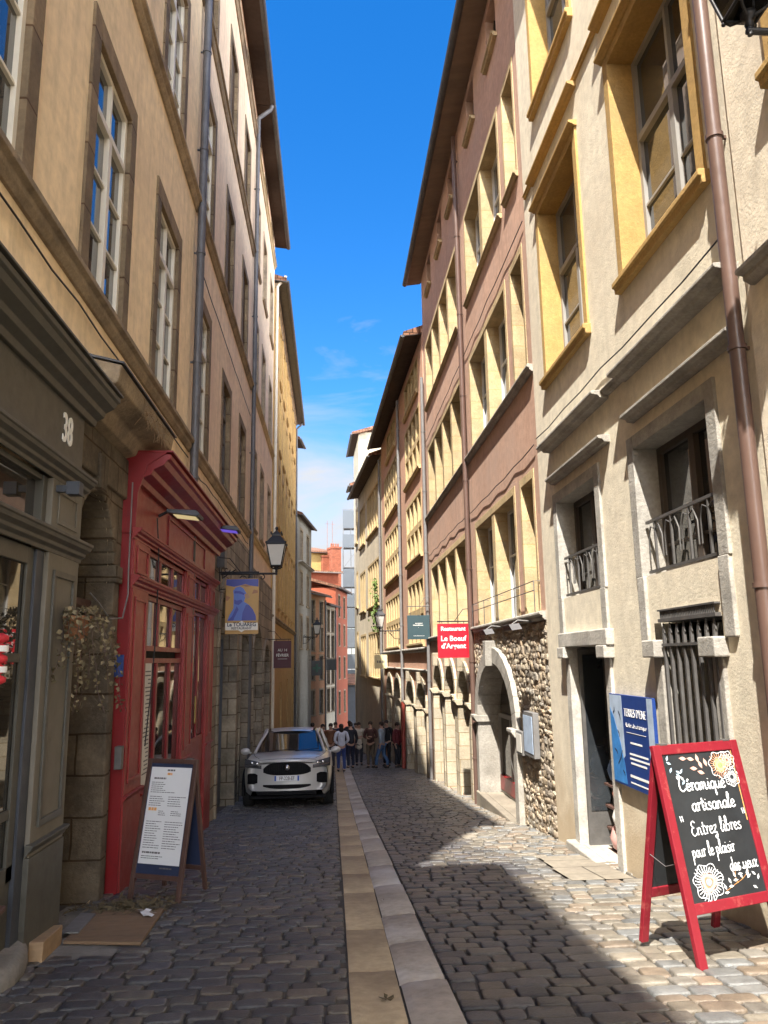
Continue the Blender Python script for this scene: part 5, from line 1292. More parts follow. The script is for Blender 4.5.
# ---- lanterns
def lantern_meshes(s=1.0):
    """four-sided tapering street lantern; origin at the bottom finial"""
    fr = MB(); gl = MB(); b, t_, h0, h1 = .105*s, .19*s, .12*s, .56*s
    for sx, sy in ((-1,-1),(1,-1),(1,1),(-1,1)):
        fr.tube([(sx*b,sy*b,h0),(sx*t_,sy*t_,h1)], .013*s, 5); fr.ell((sx*b,sy*b,h0-.02*s), (.016*s,)*3, 6, 4); fr.ell((sx*t_*1.05,sy*t_*1.05,h1+.03*s), (.02*s,.02*s,.03*s), 6, 4)
        fr.tube([(sx*b,sy*b,h0),(sx*b*.75,sy*b*.75,h0-.05*s),(0,0,h0-.07*s)], .010*s, 5)
    for k, z in ((b,h0),(t_,h1)):
        for q in range(4):
            c = [(-1,-1),(1,-1),(1,1),(-1,1)]; a, d = c[q], c[(q+1)%4]; fr.tube([(a[0]*k,a[1]*k,z),(d[0]*k,d[1]*k,z)], .013*s, 5)
    fr.lathe([(.0,-.02*s),(.022*s,-.015*s),(.03*s,.01*s),(.02*s,.035*s),(.045*s,.05*s),(.05*s,.09*s),(.03*s,.10*s)], 10)
    roof = MB(); roof.lathe([(t_*1.52,h1),(t_*1.40,h1+.05*s),(t_*.9,h1+.14*s),(t_*.62,h1+.18*s),(t_*.62,h1+.22*s),(t_*.45,h1+.25*s),(t_*.18,h1+.29*s),(t_*.12,h1+.32*s)], 4, phase=PI/4, smooth=False)
    roof.ell((0,0,h1+.35*s), (.035*s,.035*s,.04*s), 8, 5)
    for sx, sy in ((-1,-1),(1,-1),(1,1),(-1,1)): roof.ell((sx*t_*.55,sy*t_*.55,h1+.24*s), (.02*s,.02*s,.035*s), 6, 4)
    n = [(-1,-1),(1,-1),(1,1),(-1,1)]
    for q in range(4):
        a, d = n[q], n[(q+1)%4]; gl.poly([(a[0]*b*.97,a[1]*b*.97,h0),(d[0]*b*.97,d[1]*b*.97,h0),(d[0]*t_*.97,d[1]*t_*.97,h1),(a[0]*t_*.97,a[1]*t_*.97,h1)])
    return fr, gl, roof
def lantern(label, loc, s, wallX, glassm, brdz=0.0, arm=True, group='street lanterns on the walls'):
    t = thing('wall_lantern', label, 'street lamp', loc, 0, group); fr, gl, roof = lantern_meshes(s)
    fr.build('lamp_frame', M['iron'], t); gl.build('lamp_glass', glassm, t); roof.build('lamp_cap', M['iron'], t)
    m = MB(); d = wallX-loc[0]; sg = math.copysign(1, d); z = -.04*s+brdz
    m.tube([(d,0,z),(-.02*sg,0,z)], .022*s, 8); m.tube([(0,0,z-.03*s),(0,0,.0)], .018*s, 8)
    m.box(d-.012, d+.012, -.05, .05, z-.35*s, z+.12)
    def scroll(cx, cz, r, turns, dr, a0): m.tube([(cx+math.cos(a0+dr*k*.35)*r*(1-k/(turns*20)), 0, cz+math.sin(a0+dr*k*.35)*r*(1-k/(turns*20))) for k in range(int(turns*18))], .011*s, 6)
    m.tube([(d,0,z-.32*s),(d*.75,0,z-.30*s),(d*.45,0,z-.05*s)], .013*s, 6)
    scroll(d*.60, z-.11*s, .085*s, 1.1, 1, 0); scroll(d*.25, z-.075*s, .06*s, 1.1, -1, PI/2); scroll(d*.88, z+.09*s, .07*s, 1, -1, 0)
    m.build('bracket', M['iron'], t); return t
lantern('black wall lantern with milky panes above the painted blue sign', (-1.06, 14.75, 1.68), .92, -2.12, M['milk'])
lantern('far wall lantern on a scrolled bracket past the red brown house', (1.96, 32.0, 1.20), 1.05, 2.78, M['milk'])
lantern('nearest lantern high at the top right corner of the pale house', (2.52, 3.85, 3.72), .95, 3.06, M['clear'], brdz=.0)
lantern('dim wall lantern on the grey house at the far left', (-1.0, 52.0, 1.6), 1.3, -1.9, M['milk'])
# junction box on the Touareg bracket wall
t = thing('wall_cabinet', 'small grey electrical box above the touareg sign bracket', 'cabinet', (-2.13, 15.0, 1.78), 0)
m = MB(); m.box(-.07,.08,-.16,.16,0,.34); m.build('case', M['greyiron'], t, .006); m = MB(); m.tube([(.0,-.05,0),(.03,-.05,-.2),(.15,-.1,-.12),(.3,-.2,-.05)], .012, 6); m.build('cable', M['iron'], t)
M['dimgreen'] = paint('dim_green_sign', (.012,.07,.045), .5)
# far small signs
t, p = flag_sign('green_cross_sign', 'dark green pharmacy style sign hung at the far left', 'sign', -1.05, 54.0, .0, .75, 1.0, M['black'], -1.6)
m = MB(); m.box(-.08,.08,-.02,-.016,.22,.78); m.box(-.28,.28,-.0205,-.0165,.42,.58); m.build('cross', M['dimgreen'], p)
t, p = flag_sign('black_sign', 'small black square sign on the salmon house', 'sign', -.05, 58.6, .1, .75, .8, M['black'], -1.1)

# ---- dried hanging plant by the arched door
t = thing('hanging_plant', 'dried trailing plant in a pot hung beside the arched door', 'plant', (-1.99, 6.22, .28))
M['dry'] = paint('dry_leaf', (.11,.085,.042), .8, .4, 6, bmp=0); M['dry2'] = paint('pale_dry_leaf', (.21,.165,.09), .8, .35, 6, bmp=0); M['terracotta'] = paint('terracotta', (.33,.15,.07), .8, .15, 5)
m = MB(); m.lathe([(.0,-.10),(.075,-.10),(.105,.06),(.115,.06),(.115,.09),(.095,.09),(.09,.06),(.0,.05)], 14); m.build('pot', M['terracotta'], t)
m = MB(); m.tube([(-.28,-.05,.12),(-.14,-.02,.12),(-.1,0,.08)], .008, 6); m.build('hook', M['iron'], t)
rnd = random.Random(21); mf = [MB(), MB()]; ms = MB()
for k in range(32):
    a = rnd.uniform(0, 2*PI); r0 = rnd.uniform(.03,.1); ln = rnd.choice([.15,.25,.3,.45,.6,.75,.95]); p = Vector((math.cos(a)*r0, math.sin(a)*r0, .08)); pts = [p]
    d = Vector((math.cos(a)*.7, math.sin(a)*.7, 1.2))*.042
    st = int(ln/.035)
    for i in range(st):
        d = d*.86+Vector((rnd.uniform(-.006,.006), rnd.uniform(-.006,.006), -.011)); 
        if d.z < -.034: d.z = -.034
        p = p+d; pts.append(p)
        for _ in range(2):
            q = p+Vector((rnd.uniform(-.03,.03),rnd.uniform(-.03,.03),rnd.uniform(-.02,.02))); u = Vector((rnd.uniform(-1,1),rnd.uniform(-1,1),rnd.uniform(-1,1))).normalized(); v = u.cross(Vector((rnd.uniform(-1,1),rnd.uniform(-1,1),rnd.uniform(-1,1)))).normalized(); s_ = rnd.uniform(.014,.028)
            mf[rnd.random() < .35].add([q-u*s_, q+v*s_*.7, q+u*s_, q-v*s_*.7+Vector((0,0,.006))], [(0,1,2),(0,2,3)])
    if len(pts) > 2: ms.tube(pts, .0025, 3)
mf[0].build('foliage', M['dry'], t); mf[1].build('pale_foliage', M['dry2'], t); ms.build('stems', M['wood'], t)

# ---- bits on the ground by the door
def sheet(name, pts, th, mat, label, cat, dz=.012):
    m = MB(); n = len(pts); vs = [(x, y, g(y)+dz) for x, y in pts]+[(x, y, g(y)+dz+th) for x, y in pts]
    m.add(vs, [tuple(range(n))[::-1], tuple(range(n,2*n))]+[(i,(i+1)%n,n+(i+1)%n,n+i) for i in range(n)]); o = m.build(name, M[mat], None, .003); return tag(o, label, cat)
sheet('plywood_sheet', [(-1.98,6.30),(-1.39,6.17),(-1.46,7.34),(-2.07,7.34)], .022, 'plywood', 'worn plywood sheet lying on the cobbles before the arched door', 'board')
sheet('metal_grating', [(-2.07,6.52),(-1.93,6.50),(-1.99,7.15),(-2.13,7.2)], .012, 'greypipe', 'narrow grey metal grating beside the plywood sheet', 'grating', .036)
rnd = random.Random(17); m = MB()
for k in range(5):
    x, y = -1.62+rnd.uniform(-.13,.13), 7.1+rnd.uniform(-.12,.12); a = rnd.uniform(0,3); u = Vector((math.cos(a),math.sin(a),.1))*rnd.uniform(.04,.09); v = Vector((-math.sin(a),math.cos(a),.3))*rnd.uniform(.025,.05); p = Vector((x,y,g(y)+.055)); m.poly([p-u,p+v,p+u,p-v])
tag(m.build('paper_scraps', M['white']), 'torn white paper scraps lying on the plywood sheet', 'paper', kind='stuff')
m = MB()
for k in range(420):
    x, y = -1.78+rnd.gauss(0,.20), 7.48+rnd.gauss(0,.14); a = rnd.uniform(0,6); p = Vector((x,y,g(y)+.03+rnd.uniform(0,.03))); u = Vector((math.cos(a),math.sin(a),rnd.uniform(-.3,.5)))*rnd.uniform(.015,.07); v = Vector((-math.sin(a),math.cos(a),rnd.uniform(-.3,.6)))*rnd.uniform(.006,.016); m.poly([p-u,p+v,p+u,p-v])
tag(m.build('dry_litter', M['dry']), 'dry leaf litter and straw beside the menu board', 'litter', kind='stuff')
for x, y, s_ in ((.30,4.78,.022),(.46,7.4,.018)):
    m = MB()
    for k in range(5): a = k*1.3; m.poly([(0,0,.008),(math.cos(a)*s_*2,math.sin(a)*s_*2,.012),(math.cos(a+.5)*s_*2.2,math.sin(a+.5)*s_*2.2,.02),(math.cos(a+.8)*s_,math.sin(a+.8)*s_,.01)])
    o = m.build('dead_leaf', M['dry']); o.location = (x, y, g(y)+.0); tag(o, 'curled dry leaf lying %s' % ('nearest in the stone channel' if y < 6 else 'farther up on the pale kerb'), 'leaf', 'dry leaves on the channel')
# ================================================================== CAR
def car_paint():
    m, N, L, bs = nt('pale_silver_car_paint'); bs.inputs['Base Color'].default_value = (.50,.49,.47,1); bs.inputs['Roughness'].default_value = .35
    bs.inputs['Metallic'].default_value = .15; bs.inputs['Coat Weight'].default_value = .6; bs.inputs['Coat Roughness'].default_value = .05; return m
M['car'] = car_paint(); M['tyre'] = paint('tyre_rubber', (.018,.018,.018), .85, .2, 8); M['alloy'] = paint('alloy_rim', (.35,.35,.36), .3, .05, 5, .8)
M['carglass'] = glass('car_glass', (.012,.013,.014), .02, .01, .7, 1.6); M['lampglass'] = glass('headlamp_glass', (.05,.05,.055), .05, .3, .8, 1.7); M['plastic'] = paint('black_plastic', (.008,.008,.009), .7, .2, 8, 0, .12); M['chrome'] = paint('chrome', (.6,.6,.6), .12, .03, 4, 1)
M['platewhite'] = paint('plate_white', (.72,.73,.74), .4, .03, 4, bmp=0); M['plateblue'] = paint('plate_blue', (.03,.10,.42), .4, .05, 4, bmp=0)
CW = .93
def bow(x, y): return .26*abs(x/CW)**2.6*max(0, 1-y/1.1)
car = thing('parked_car', 'pale silver car parked against the left wall facing the camera', 'car', (-.955, 16.98, g(17.6)-.005+.045), 0)
car.rotation_euler = (math.atan(-.083), 0, 0)
def car_body():
    m = MB()
    st = [(0.0,.86,.36,.90),(0.04,.89,.30,.955),(0.14,.92,.26,1.0),(.40,.945,.24,1.035),(.85,.955,.23,1.075),(1.20,.96,.23,1.10),(1.8,.96,.23,1.10),(2.6,.96,.24,1.11),(3.4,.955,.25,1.13),(4.0,.94,.28,1.14),(4.28,.91,.34,1.12),(4.38,.84,.42,1.04)]
    row = [(0.84,0),(.95,.10),(.985,.32),(1.0,.55),(.985,.78),(.955,.90),(.90,.965),(.82,1.0)]
    nc = 9; prof = []
    for y, w, zb, zt in st:
        pts = [(w*a, zb+(zt-zb)*b) for a, b in row]
        xs = pts[-1][0]; top = []
        for i in range(1, nc):
            x = xs*(1-i/nc*1.0); top.append((x, zt+.035*(1-(x/xs)**2)))
        half = pts+top+[(0, zt+.035)]
        full = [(-x, z) for x, z in half[:-1]]+[half[-1]]+[(x, z) for x, z in half[:-1]][::-1]
        prof.append([(x, y+bow(x, y), z) for x, z in full])
    n = len(prof[0]); vs = [p for r in prof for p in r]
    fs = [(i*n+q, (i+1)*n+q, (i+1)*n+q+1, i*n+q+1) for i in range(len(st)-1) for q in range(n-1)]
    m.add(vs, fs, 0, True)
    for k, fl in ((0, False), (len(st)-1, True)):       # nose and tail closed row by row
        for q in range(len(row)-1):
            a, b_ = prof[k][q], prof[k][q+1]; c, d = prof[k][n-1-q], prof[k][n-2-q]; N_ = 10
            for i in range(N_):
                t0, t1 = i/N_, (i+1)/N_
                def P(l, r, t): x = l[0]+(r[0]-l[0])*t; y0 = st[k][0]; return (x, y0+bow(x, y0)+0, l[2])
                f = [P(a,c,t0), P(a,c,t1), P(b_,d,t1), P(b_,d,t0)]
                m.add(f, [(0,1,2,3)] if not fl else [(3,2,1,0)], 0, True)
        top = prof[k][len(row)-1:n-len(row)+1]; m.poly(top if not fl else top[::-1])
    m.poly([p for p in [prof[0][0], prof[0][-1], prof[-1][-1], prof[-1][0]]])
    return m
o = car_body().build('body', M['car'], car)
w_ = o.modifiers.new('weld', 'WELD'); w_.merge_threshold = .002
# greenhouse
gs = [(1.12,.70,.70,1.10,1.115),(1.98,.80,.60,1.10,1.56),(2.5,.80,.62,1.10,1.625),(3.2,.80,.61,1.12,1.60),(3.9,.78,.58,1.13,1.52),(4.3,.74,.62,1.12,1.14)]
m = MB(); P = []
for y, wb, wt, zb, zt in gs:
    P.append([(-wb-.06,y+.02,zb-.03),(-wt-.04,y,zb+(zt-zb)*.9),(-wt+.06,y,zt),(wt-.06,y,zt),(wt+.04,y,zb+(zt-zb)*.9),(wb+.06,y+.02,zb-.03)])
for i in range(len(P)-1):
    for q in range(5): m.add([P[i][q],P[i+1][q],P[i+1][q+1],P[i][q+1]], [(0,1,2,3)], 0, False)
m.build('windows', M['carglass'], car)
m = MB()
rf = []
for y, w, z in ((1.93,.585,1.562),(2.05,.63,1.592),(2.5,.66,1.648),(3.2,.65,1.622),(3.9,.62,1.545),(4.15,.60,1.45)):
    rf.append([(w*math.sin(t)*1.0, y-.05*(1-abs(math.sin(t)))*(1 if y < 2.2 else 0), z-.055*(1-math.cos(t))*1.2) for t in [(-1+2*i/12)*PI/2 for i in range(13)]])
for i in range(len(rf)-1):
    for q in range(12): m.add([rf[i][q],rf[i+1][q],rf[i+1][q+1],rf[i][q+1]], [(0,3,2,1)], 0, True)
for s in (-1, 1):
    m.tube([(s*.775,1.09,1.10),(s*.685,1.52,1.345),(s*.59,1.97,1.535),(s*.64,2.6,1.60)], [.034,.032,.032,.03], 8)
    m.tube([(s*.84,2.72,1.10),(s*.67,2.78,1.59)], .04, 6); m.tube([(s*.82,3.9,1.12),(s*.63,3.7,1.56)], .07, 6)
m.build('roof', M['car'], car)
def skin(m, quads, off, th=.012):
    """panel following the bowed nose; quads are loops in (x,z)"""
    for lp, y in quads:
        n = len(lp); N_ = 1
        m.prism([(x, y+bow(x,0)-off, z) for x, z in lp], (0, th+off, 0))
def rnd_rect(x0, x1, z0, z1, r, tl=0, n=5):
    out = []
    for cx, cz, a0 in ((x1-r,z1-r,0),(x0+r,z1-r,PI/2),(x0+r,z0+r,PI),(x1-r,z0+r,1.5*PI)):
        out += [(cx+r*math.cos(a0+PI/2*k/n), cz+r*math.sin(a0+PI/2*k/n)) for k in range(n+1)]
    return out
def strip_panel(m, x0, x1, zf, off, n=14, y=0):
    for i in range(n):
        xa, xb = x0+(x1-x0)*i/n, x0+(x1-x0)*(i+1)/n; (a0, a1), (b0, b1) = zf(xa), zf(xb)
        pts = [(xa,y+bow(xa,0)-off,a0),(xb,y+bow(xb,0)-off,b0),(xb,y+bow(xb,0)-off,b1),(xa,y+bow(xa,0)-off,a1)]
        m.prism(pts, (0,.03,0))
GRI = lambda x: (.67+.0+.10*abs(x/.50)**4*.6, .925-.12*abs(x/.50)**5)
m = MB(); strip_panel(m, -.50, .50, GRI, .012); gr = m.build('grille', M['plastic'], car)
m = MB()
for i in range(21):
    x = -.46+.92*i/20; z0, z1 = GRI(x); m.box(x-.006, x+.006, bow(x,0)-.022, bow(x,0)-.01, z0+.02, z1-.02)
m.build('grille_bars', M['plastic'], gr)
m = MB(); m.lathe([(.0,0),(.055,0),(.06,.006),(.055,.012),(0,.014)], 16, (0,0,0)); m.xf(Matrix.Translation((0,-.02,.82)) @ Matrix.Rotation(R(90),4,'X')); m.ell((0,-.045,.82),(.032,.012,.036),8,6); m.build('emblem', M['chrome'], car)
m = MB(); strip_panel(m, -.50, .50, lambda x: (.40+.05*abs(x/.5)**3, .485), .012); m.box(-.62,.62,-.0,.14,.285,.34); m.build('lower_intake', M['plastic'], car)
for s in (-1, 1):
    m = MB(); strip_panel(m, s*.62, s*.84, lambda x: (.50+.30*max(0,.70-abs(x)), .715-.5*max(0,.68-abs(x))-.25*max(0,abs(x)-.78)), .012, 9); m.build('side_intake', M['plastic'], car)
    m = MB(); zf = lambda x: (.80+.10*(abs(x)-.52), .925+.22*(abs(x)-.52))
    for i in range(8):
        xa, xb = s*(.54+.37*i/8), s*(.54+.37*(i+1)/8); (a0,a1),(b0,b1) = zf(xa), zf(xb); sh = .0+.10*max(0,(i-3)/5)
        ya, yb = bow(xa,0)-.014, bow(xb,0)-.014; m.prism([(xa,ya,a0),(xb,yb,b0),(xb,yb+.03,b1),(xa,ya+.03,a1)], (0,.10,0))
    hl = m.build('headlight', M['lampglass'], car)
    m = MB()
    for x in (.64,.75): m.ell((s*x, bow(x,0)-.012, .895+.14*(x-.55)), (.034,.012,.030), 8, 6)
    m.tube([(s*(.58+.3*k/6), bow(.58+.3*k/6,0)-.018, .845+.14*(.03+.3*k/6)) for k in range(7)], .007, 5)
    m.build('lamp_reflector', M['chrome'], hl)
    m = MB(); m.ell((s*1.03, 1.42, 1.13), (.115,.07,.075), 12, 8); m.tube([(s*.90,1.45,1.09),(s*1.0,1.43,1.11)], .022, 6); m.build('wing_mirror', M['car'], car)
    m = MB(); m.ell((s*1.035, 1.485, 1.13), (.095,.012,.058), 10, 6); m.build('mirror_glass', M['carglass'], car)
    for y in (.86, 3.55):
        w = MB(); w.lathe([(.23,-.11),(.33,-.115),(.355,-.08),(.355,.08),(.33,.115),(.23,.11)], 28); w.xf(Matrix.Translation((s*.86,y,.352)) @ Matrix.Rotation(R(90),4,'Y')); wo = w.build('wheel', M['tyre'], car)
        w = MB()
        for k in range(10):
            a = 2*PI*k/10; w.box(.04,.235,-.02,.02,.075,.10); 
            seg = w.v[-8:]; w.v[-8:] = [tuple(Matrix.Rotation(a,3,'Z') @ Vector(v)) for v in seg]
        w.lathe([(.225,.02),(.245,.09),(.245,.112),(.225,.112)], 28); w.lathe([(0,.07),(.06,.10),(0,.11)], 12)
        w.xf(Matrix.Translation((s*.86,y,.352)) @ Matrix.Rotation(s*R(90),4,'Y')); w.build('rim', M['alloy'], wo)
        m = MB(); m.tube([(s*.945, y+.405*math.cos(a), .352+.405*math.sin(a)) for a in [-.25+(PI+.5)*k/16 for k in range(17)]], .045, 6); m.build('wheel_arch', M['plastic'], car)
m = MB(); m.box(-.26,.26,-.03,-.018,.555,.665); pt = m.build('number_plate', M['platewhite'], car, .004)
m = MB()
for s in (-1,1): m.box(s*.222, s*.258, -.0325, -.0302, .558, .662)
m.build('plate_band', M['plateblue'], pt)
m = text_mb('FP-228-EF', .098, .001, bold=.001); m.xf(Matrix.Translation((0,-.0312,.575)) @ Matrix.Diagonal((.80,1,1.05,1))); m.build('plate_number', M['ink'], pt)
m = MB(); m.box(-.70,-.62,1.22,1.225,1.16,1.24); m.xf(Matrix.Rotation(0,4,'X')); 
m = MB()
for s in (-1, 1): m.tube([(s*.60,.10+bow(.6,.1),1.002),(s*.70,.35+bow(.7,.35),1.035),(s*.77,.8,1.068),(s*.80,1.12,1.09)], .006, 4)
m.tube([(.60-1.2*k/12, .055+bow(.60-1.2*k/12,.05), .972+.028*(1-abs(1-k/6)**2)) for k in range(13)], .005, 4)
m.build('bonnet_seam', M['plastic'], car)
m = MB()
for s in (-.45,.12): m.tube([(s,1.02,1.125),(s+.30,1.14,1.155),(s+.52,1.15,1.165)], .009, 5)
m.build('wipers', M['plastic'], car)
m = MB(); m.box(-.80,.80,.14,4.2,.2,.26); m.build('underbody', M['plastic'], car)

# ================================================================== PEOPLE
def cloth(name, c): 
    if name not in M: M[name] = paint(name, c, .85, .15, 9, bmp=.1)
    return M[name]
M['skin'] = paint('skin', (.42,.25,.18), .6, .06, 8, bmp=0); M['skin2'] = paint('dark_skin', (.16,.09,.06), .6, .06, 8, bmp=0)
def skinned(name, verts, edges, radii, mat, parent, lv=1):
    me = bpy.data.meshes.new(name); me.from_pydata(verts, edges, []); me.materials.append(mat)
    o = bpy.data.objects.new(name, me); COL.objects.link(o); o.parent = parent
    md = o.modifiers.new('skin', 'SKIN'); md.use_smooth_shade = True
    for i, r in enumerate(radii):
        sv = me.skin_vertices[0].data[i] if me.skin_vertices else None
        if sv: sv.radius = r if isinstance(r, tuple) else (r, r)
    if me.skin_vertices: me.skin_vertices[0].data[0].use_root = True
    sb = o.modifiers.new('sub', 'SUBSURF'); sb.levels = lv; sb.render_levels = lv
    return o
def skinmesh(name, chains, mat, parent):
    """chains share joints by coordinates; each is a list of ((x,y,z), radius)"""
    V = []; E = []; RR = []; idx = {}
    for ch in chains:
        prev = None
        for p, r in ch:
            k = tuple(round(a, 3) for a in p)
            if k not in idx: idx[k] = len(V); V.append(p); RR.append(r)
            i = idx[k]
            if prev is not None and prev != i: E.append((prev, i))
            prev = i
    me = bpy.data.meshes.new(name); me.from_pydata(V, E, []); me.materials.append(mat)
    o = bpy.data.objects.new(name, me); COL.objects.link(o); o.parent = parent
    o.modifiers.new('skin', 'SKIN').use_smooth_shade = True
    bpy.context.view_layer.update()
    if not me.skin_vertices:
        at = me.attributes
    lay = me.skin_vertices[0].data if me.skin_vertices else None
    if lay:
        for i, r in enumerate(RR): lay[i].radius = r if isinstance(r, tuple) else (r, r)
        lay[0].use_root = True
    sb = o.modifiers.new('sub', 'SUBSURF'); sb.levels = 1; sb.render_levels = 2
    return o
def tapered(m, pts, rs, n=10):
    m.tube(pts, rs, n)
def person(label, x, y, face, h=1.72, top='grey', topc=(.2,.2,.2), bot=(.05,.06,.10), hair=(.03,.02,.015), skin='skin', stride=.0, arms='down', coat=0, longhair=False, bag=None):
    """face: heading in degrees, 0 looks down the street (away from the camera)"""
    t = thing('person', label, 'person', (x, y, g(y)), R(face), 'people gathered in the street'); k = h/1.72; rd = random.Random(int(x*100+y*10))
    S = lambda p: (p[0]*k, p[1]*k, p[2]*k)
    hip = [(-.09,0,.90),(.09,0,.90)]; ft = [(-.10, stride*.28, .07), (.10, -stride*.28, .07)]; kn = [(-.10, stride*.16+.03, .49), (.10, -stride*.10+.03, .49)]
    sh = [(-.19,0,1.42),(.19,0,1.42)]
    if arms == 'down': el = [(-.25,-.02+stride*-.1,1.14),(.25,-.02+stride*.1,1.14)]; wr = [(-.24,.06-stride*.15,.90),(.24,.06+stride*.15,.90)]
    elif arms == 'fold': el = [(-.26,.03,1.15),(.26,.03,1.15)]; wr = [(-.06,.20,1.18),(.06,.19,1.12)]
    elif arms == 'phone': el = [(-.25,.0,1.14),(.25,.05,1.16)]; wr = [(-.24,.05,.90),(.12,.26,1.32)]
    else: el = [(-.26,-.06,1.15),(.26,-.06,1.15)]; wr = [(-.14,.08,1.0),(.14,.08,1.0)]
    fing = []
    ch = [[(S((0,0,.92)),(.135*k,.10*k)),(S((0,.0,1.10)),(.125*k,.095*k)),(S((0,.0,1.30)),(.155*k,.105*k)),(S((0,0,1.43)),(.10*k,.075*k)),(S((0,.01,1.51)),.052*k),(S((0,.025,1.585)),(.072*k,.082*k)),(S((0,.03,1.65)),(.078*k,.095*k)),(S((0,.02,1.70)),(.05*k,.06*k))]]
    for i in (0, 1):
        ch.append([(S((0,0,.92)),(.135*k,.10*k)),(S((hip[i][0],0,.84)),.088*k),(S(kn[i]),.056*k),(S((ft[i][0],ft[i][1],.28)),.050*k),(S(ft[i]),.036*k),(S((ft[i][0],ft[i][1]+.09,.035)),.034*k),(S((ft[i][0],ft[i][1]+.17,.025)),.028*k)])
        hx = (wr[i][0]-el[i][0], wr[i][1]-el[i][1], wr[i][2]-el[i][2]); l = math.sqrt(sum(a*a for a in hx)); hd = tuple(a/l for a in hx)
        palm = tuple(wr[i][j]+hd[j]*.08 for j in range(3))
        ch.append([(S((0,0,1.43)),(.10*k,.075*k)),(S(sh[i]),.062*k),(S(el[i]),.042*k),(S(wr[i]),.028*k),(S(palm),(.040*k,.020*k))])
        for q in range(4):
            s_ = (q-1.5)*.018; base = (palm[0]+ (0 if abs(hd[2]) > .6 else s_), palm[1]+(s_ if abs(hd[2]) > .6 else 0), palm[2])
            ln = (.07,.085,.08,.062)[q]; a = tuple(base[j]+hd[j]*ln*.55 for j in range(3)); b_ = tuple(base[j]+hd[j]*ln+(0,.012,0)[j] for j in range(3)); fing.append([S(palm), S(base), S(a), S(b_)])
        fing.append([S(wr[i]), S((palm[0], palm[1]+.035, palm[2]+.02)), S((palm[0]+hd[0]*.03, palm[1]+.05, palm[2]+hd[2]*.04))])
    skm = M[skin]; b = skinmesh('body', ch, skm, t)
    m = MB()  # face: nose, ears, brow and eyes are modelled into one head detail piece
    c = S((0,.03,1.625)); m.ell((c[0],c[1]+.098*k,c[2]-.012*k),(.014*k,.02*k,.024*k),8,6)
    for s in (-1,1): m.ell((c[0]+s*.079*k,c[1]-.01*k,c[2]),(.012*k,.024*k,.032*k),8,6)
    for f in fing: m.tube(f, .0085*k, 6)
    m.build('face_and_fingers', skm, t)
    m = MB()
    for s in (-1,1): m.ell((c[0]+s*.032*k,c[1]+.088*k,c[2]+.012*k),(.012*k,.008*k,.007*k),6,4)
    m.tube([(c[0]-.025*k,c[1]+.09*k,c[2]-.05*k),(c[0],c[1]+.096*k,c[2]-.052*k),(c[0]+.025*k,c[1]+.09*k,c[2]-.05*k)], .005*k, 5)
    m.build('eyes_and_mouth', cloth('dark_feature', (.06,.025,.02)), t)
    m = MB(); m.ell((c[0],c[1]-.022*k,c[2]+.035*k),(.093*k,.105*k,.092*k),12,8)
    if longhair: m.ell((c[0],c[1]-.075*k,c[2]-.10*k),(.085*k,.055*k,.17*k),10,7)
    m.build('hair', cloth('hair_%.2f' % hair[0], hair), t)
    cm = cloth('cloth_'+'_'.join('%.2f' % q for q in topc), topc); bm = cloth('cloth_'+'_'.join('%.2f' % q for q in bot), bot)
    lo = .90-coat
    ch = [[(S((0,0,1.18)),(.150*k,.118*k)),(S((0,0,1.34)),(.180*k,.125*k)),(S((0,0,1.445)),(.115*k,.09*k)),(S((0,.005,1.485)),(.066*k,.066*k))],[(S((0,0,1.18)),(.150*k,.118*k)),(S((0,0,1.02)),(.158*k,.125*k)),(S((0,0,lo)),((.17+coat*.12)*k,(.135+coat*.12)*k))]]
    for i in (0, 1):
        w1 = tuple(el[i][j]+(wr[i][j]-el[i][j])*.88 for j in range(3))
        ch.append([(S((0,0,1.445)),(.115*k,.09*k)),(S(sh[i]),.078*k),(S(el[i]),.058*k),(S(w1),.044*k)])
    skinmesh('jacket' if coat else 'shirt', ch, cm, t)
    ch = []
    for i in (0, 1): ch.append([(S((0,0,.95)),(.145*k,.115*k)),(S((hip[i][0]*1.05,0,.84)),.104*k),(S(kn[i]),.072*k),(S((ft[i][0],ft[i][1],.28)),.066*k),(S((ft[i][0],ft[i][1],.10)),.060*k)])
    skinmesh('trousers', ch, bm, t)
    m = MB()
    for i in (0, 1):
        p = S(ft[i]); m.ell((p[0],p[1]+.06*k,.042*k),(.046*k,.135*k,.05*k),10,6)
    m.build('shoes', cloth('shoe_%d' % (bot[0] > .1), (.55,.53,.5) if bot[0] > .1 else (.04,.035,.03)), t)
    return t
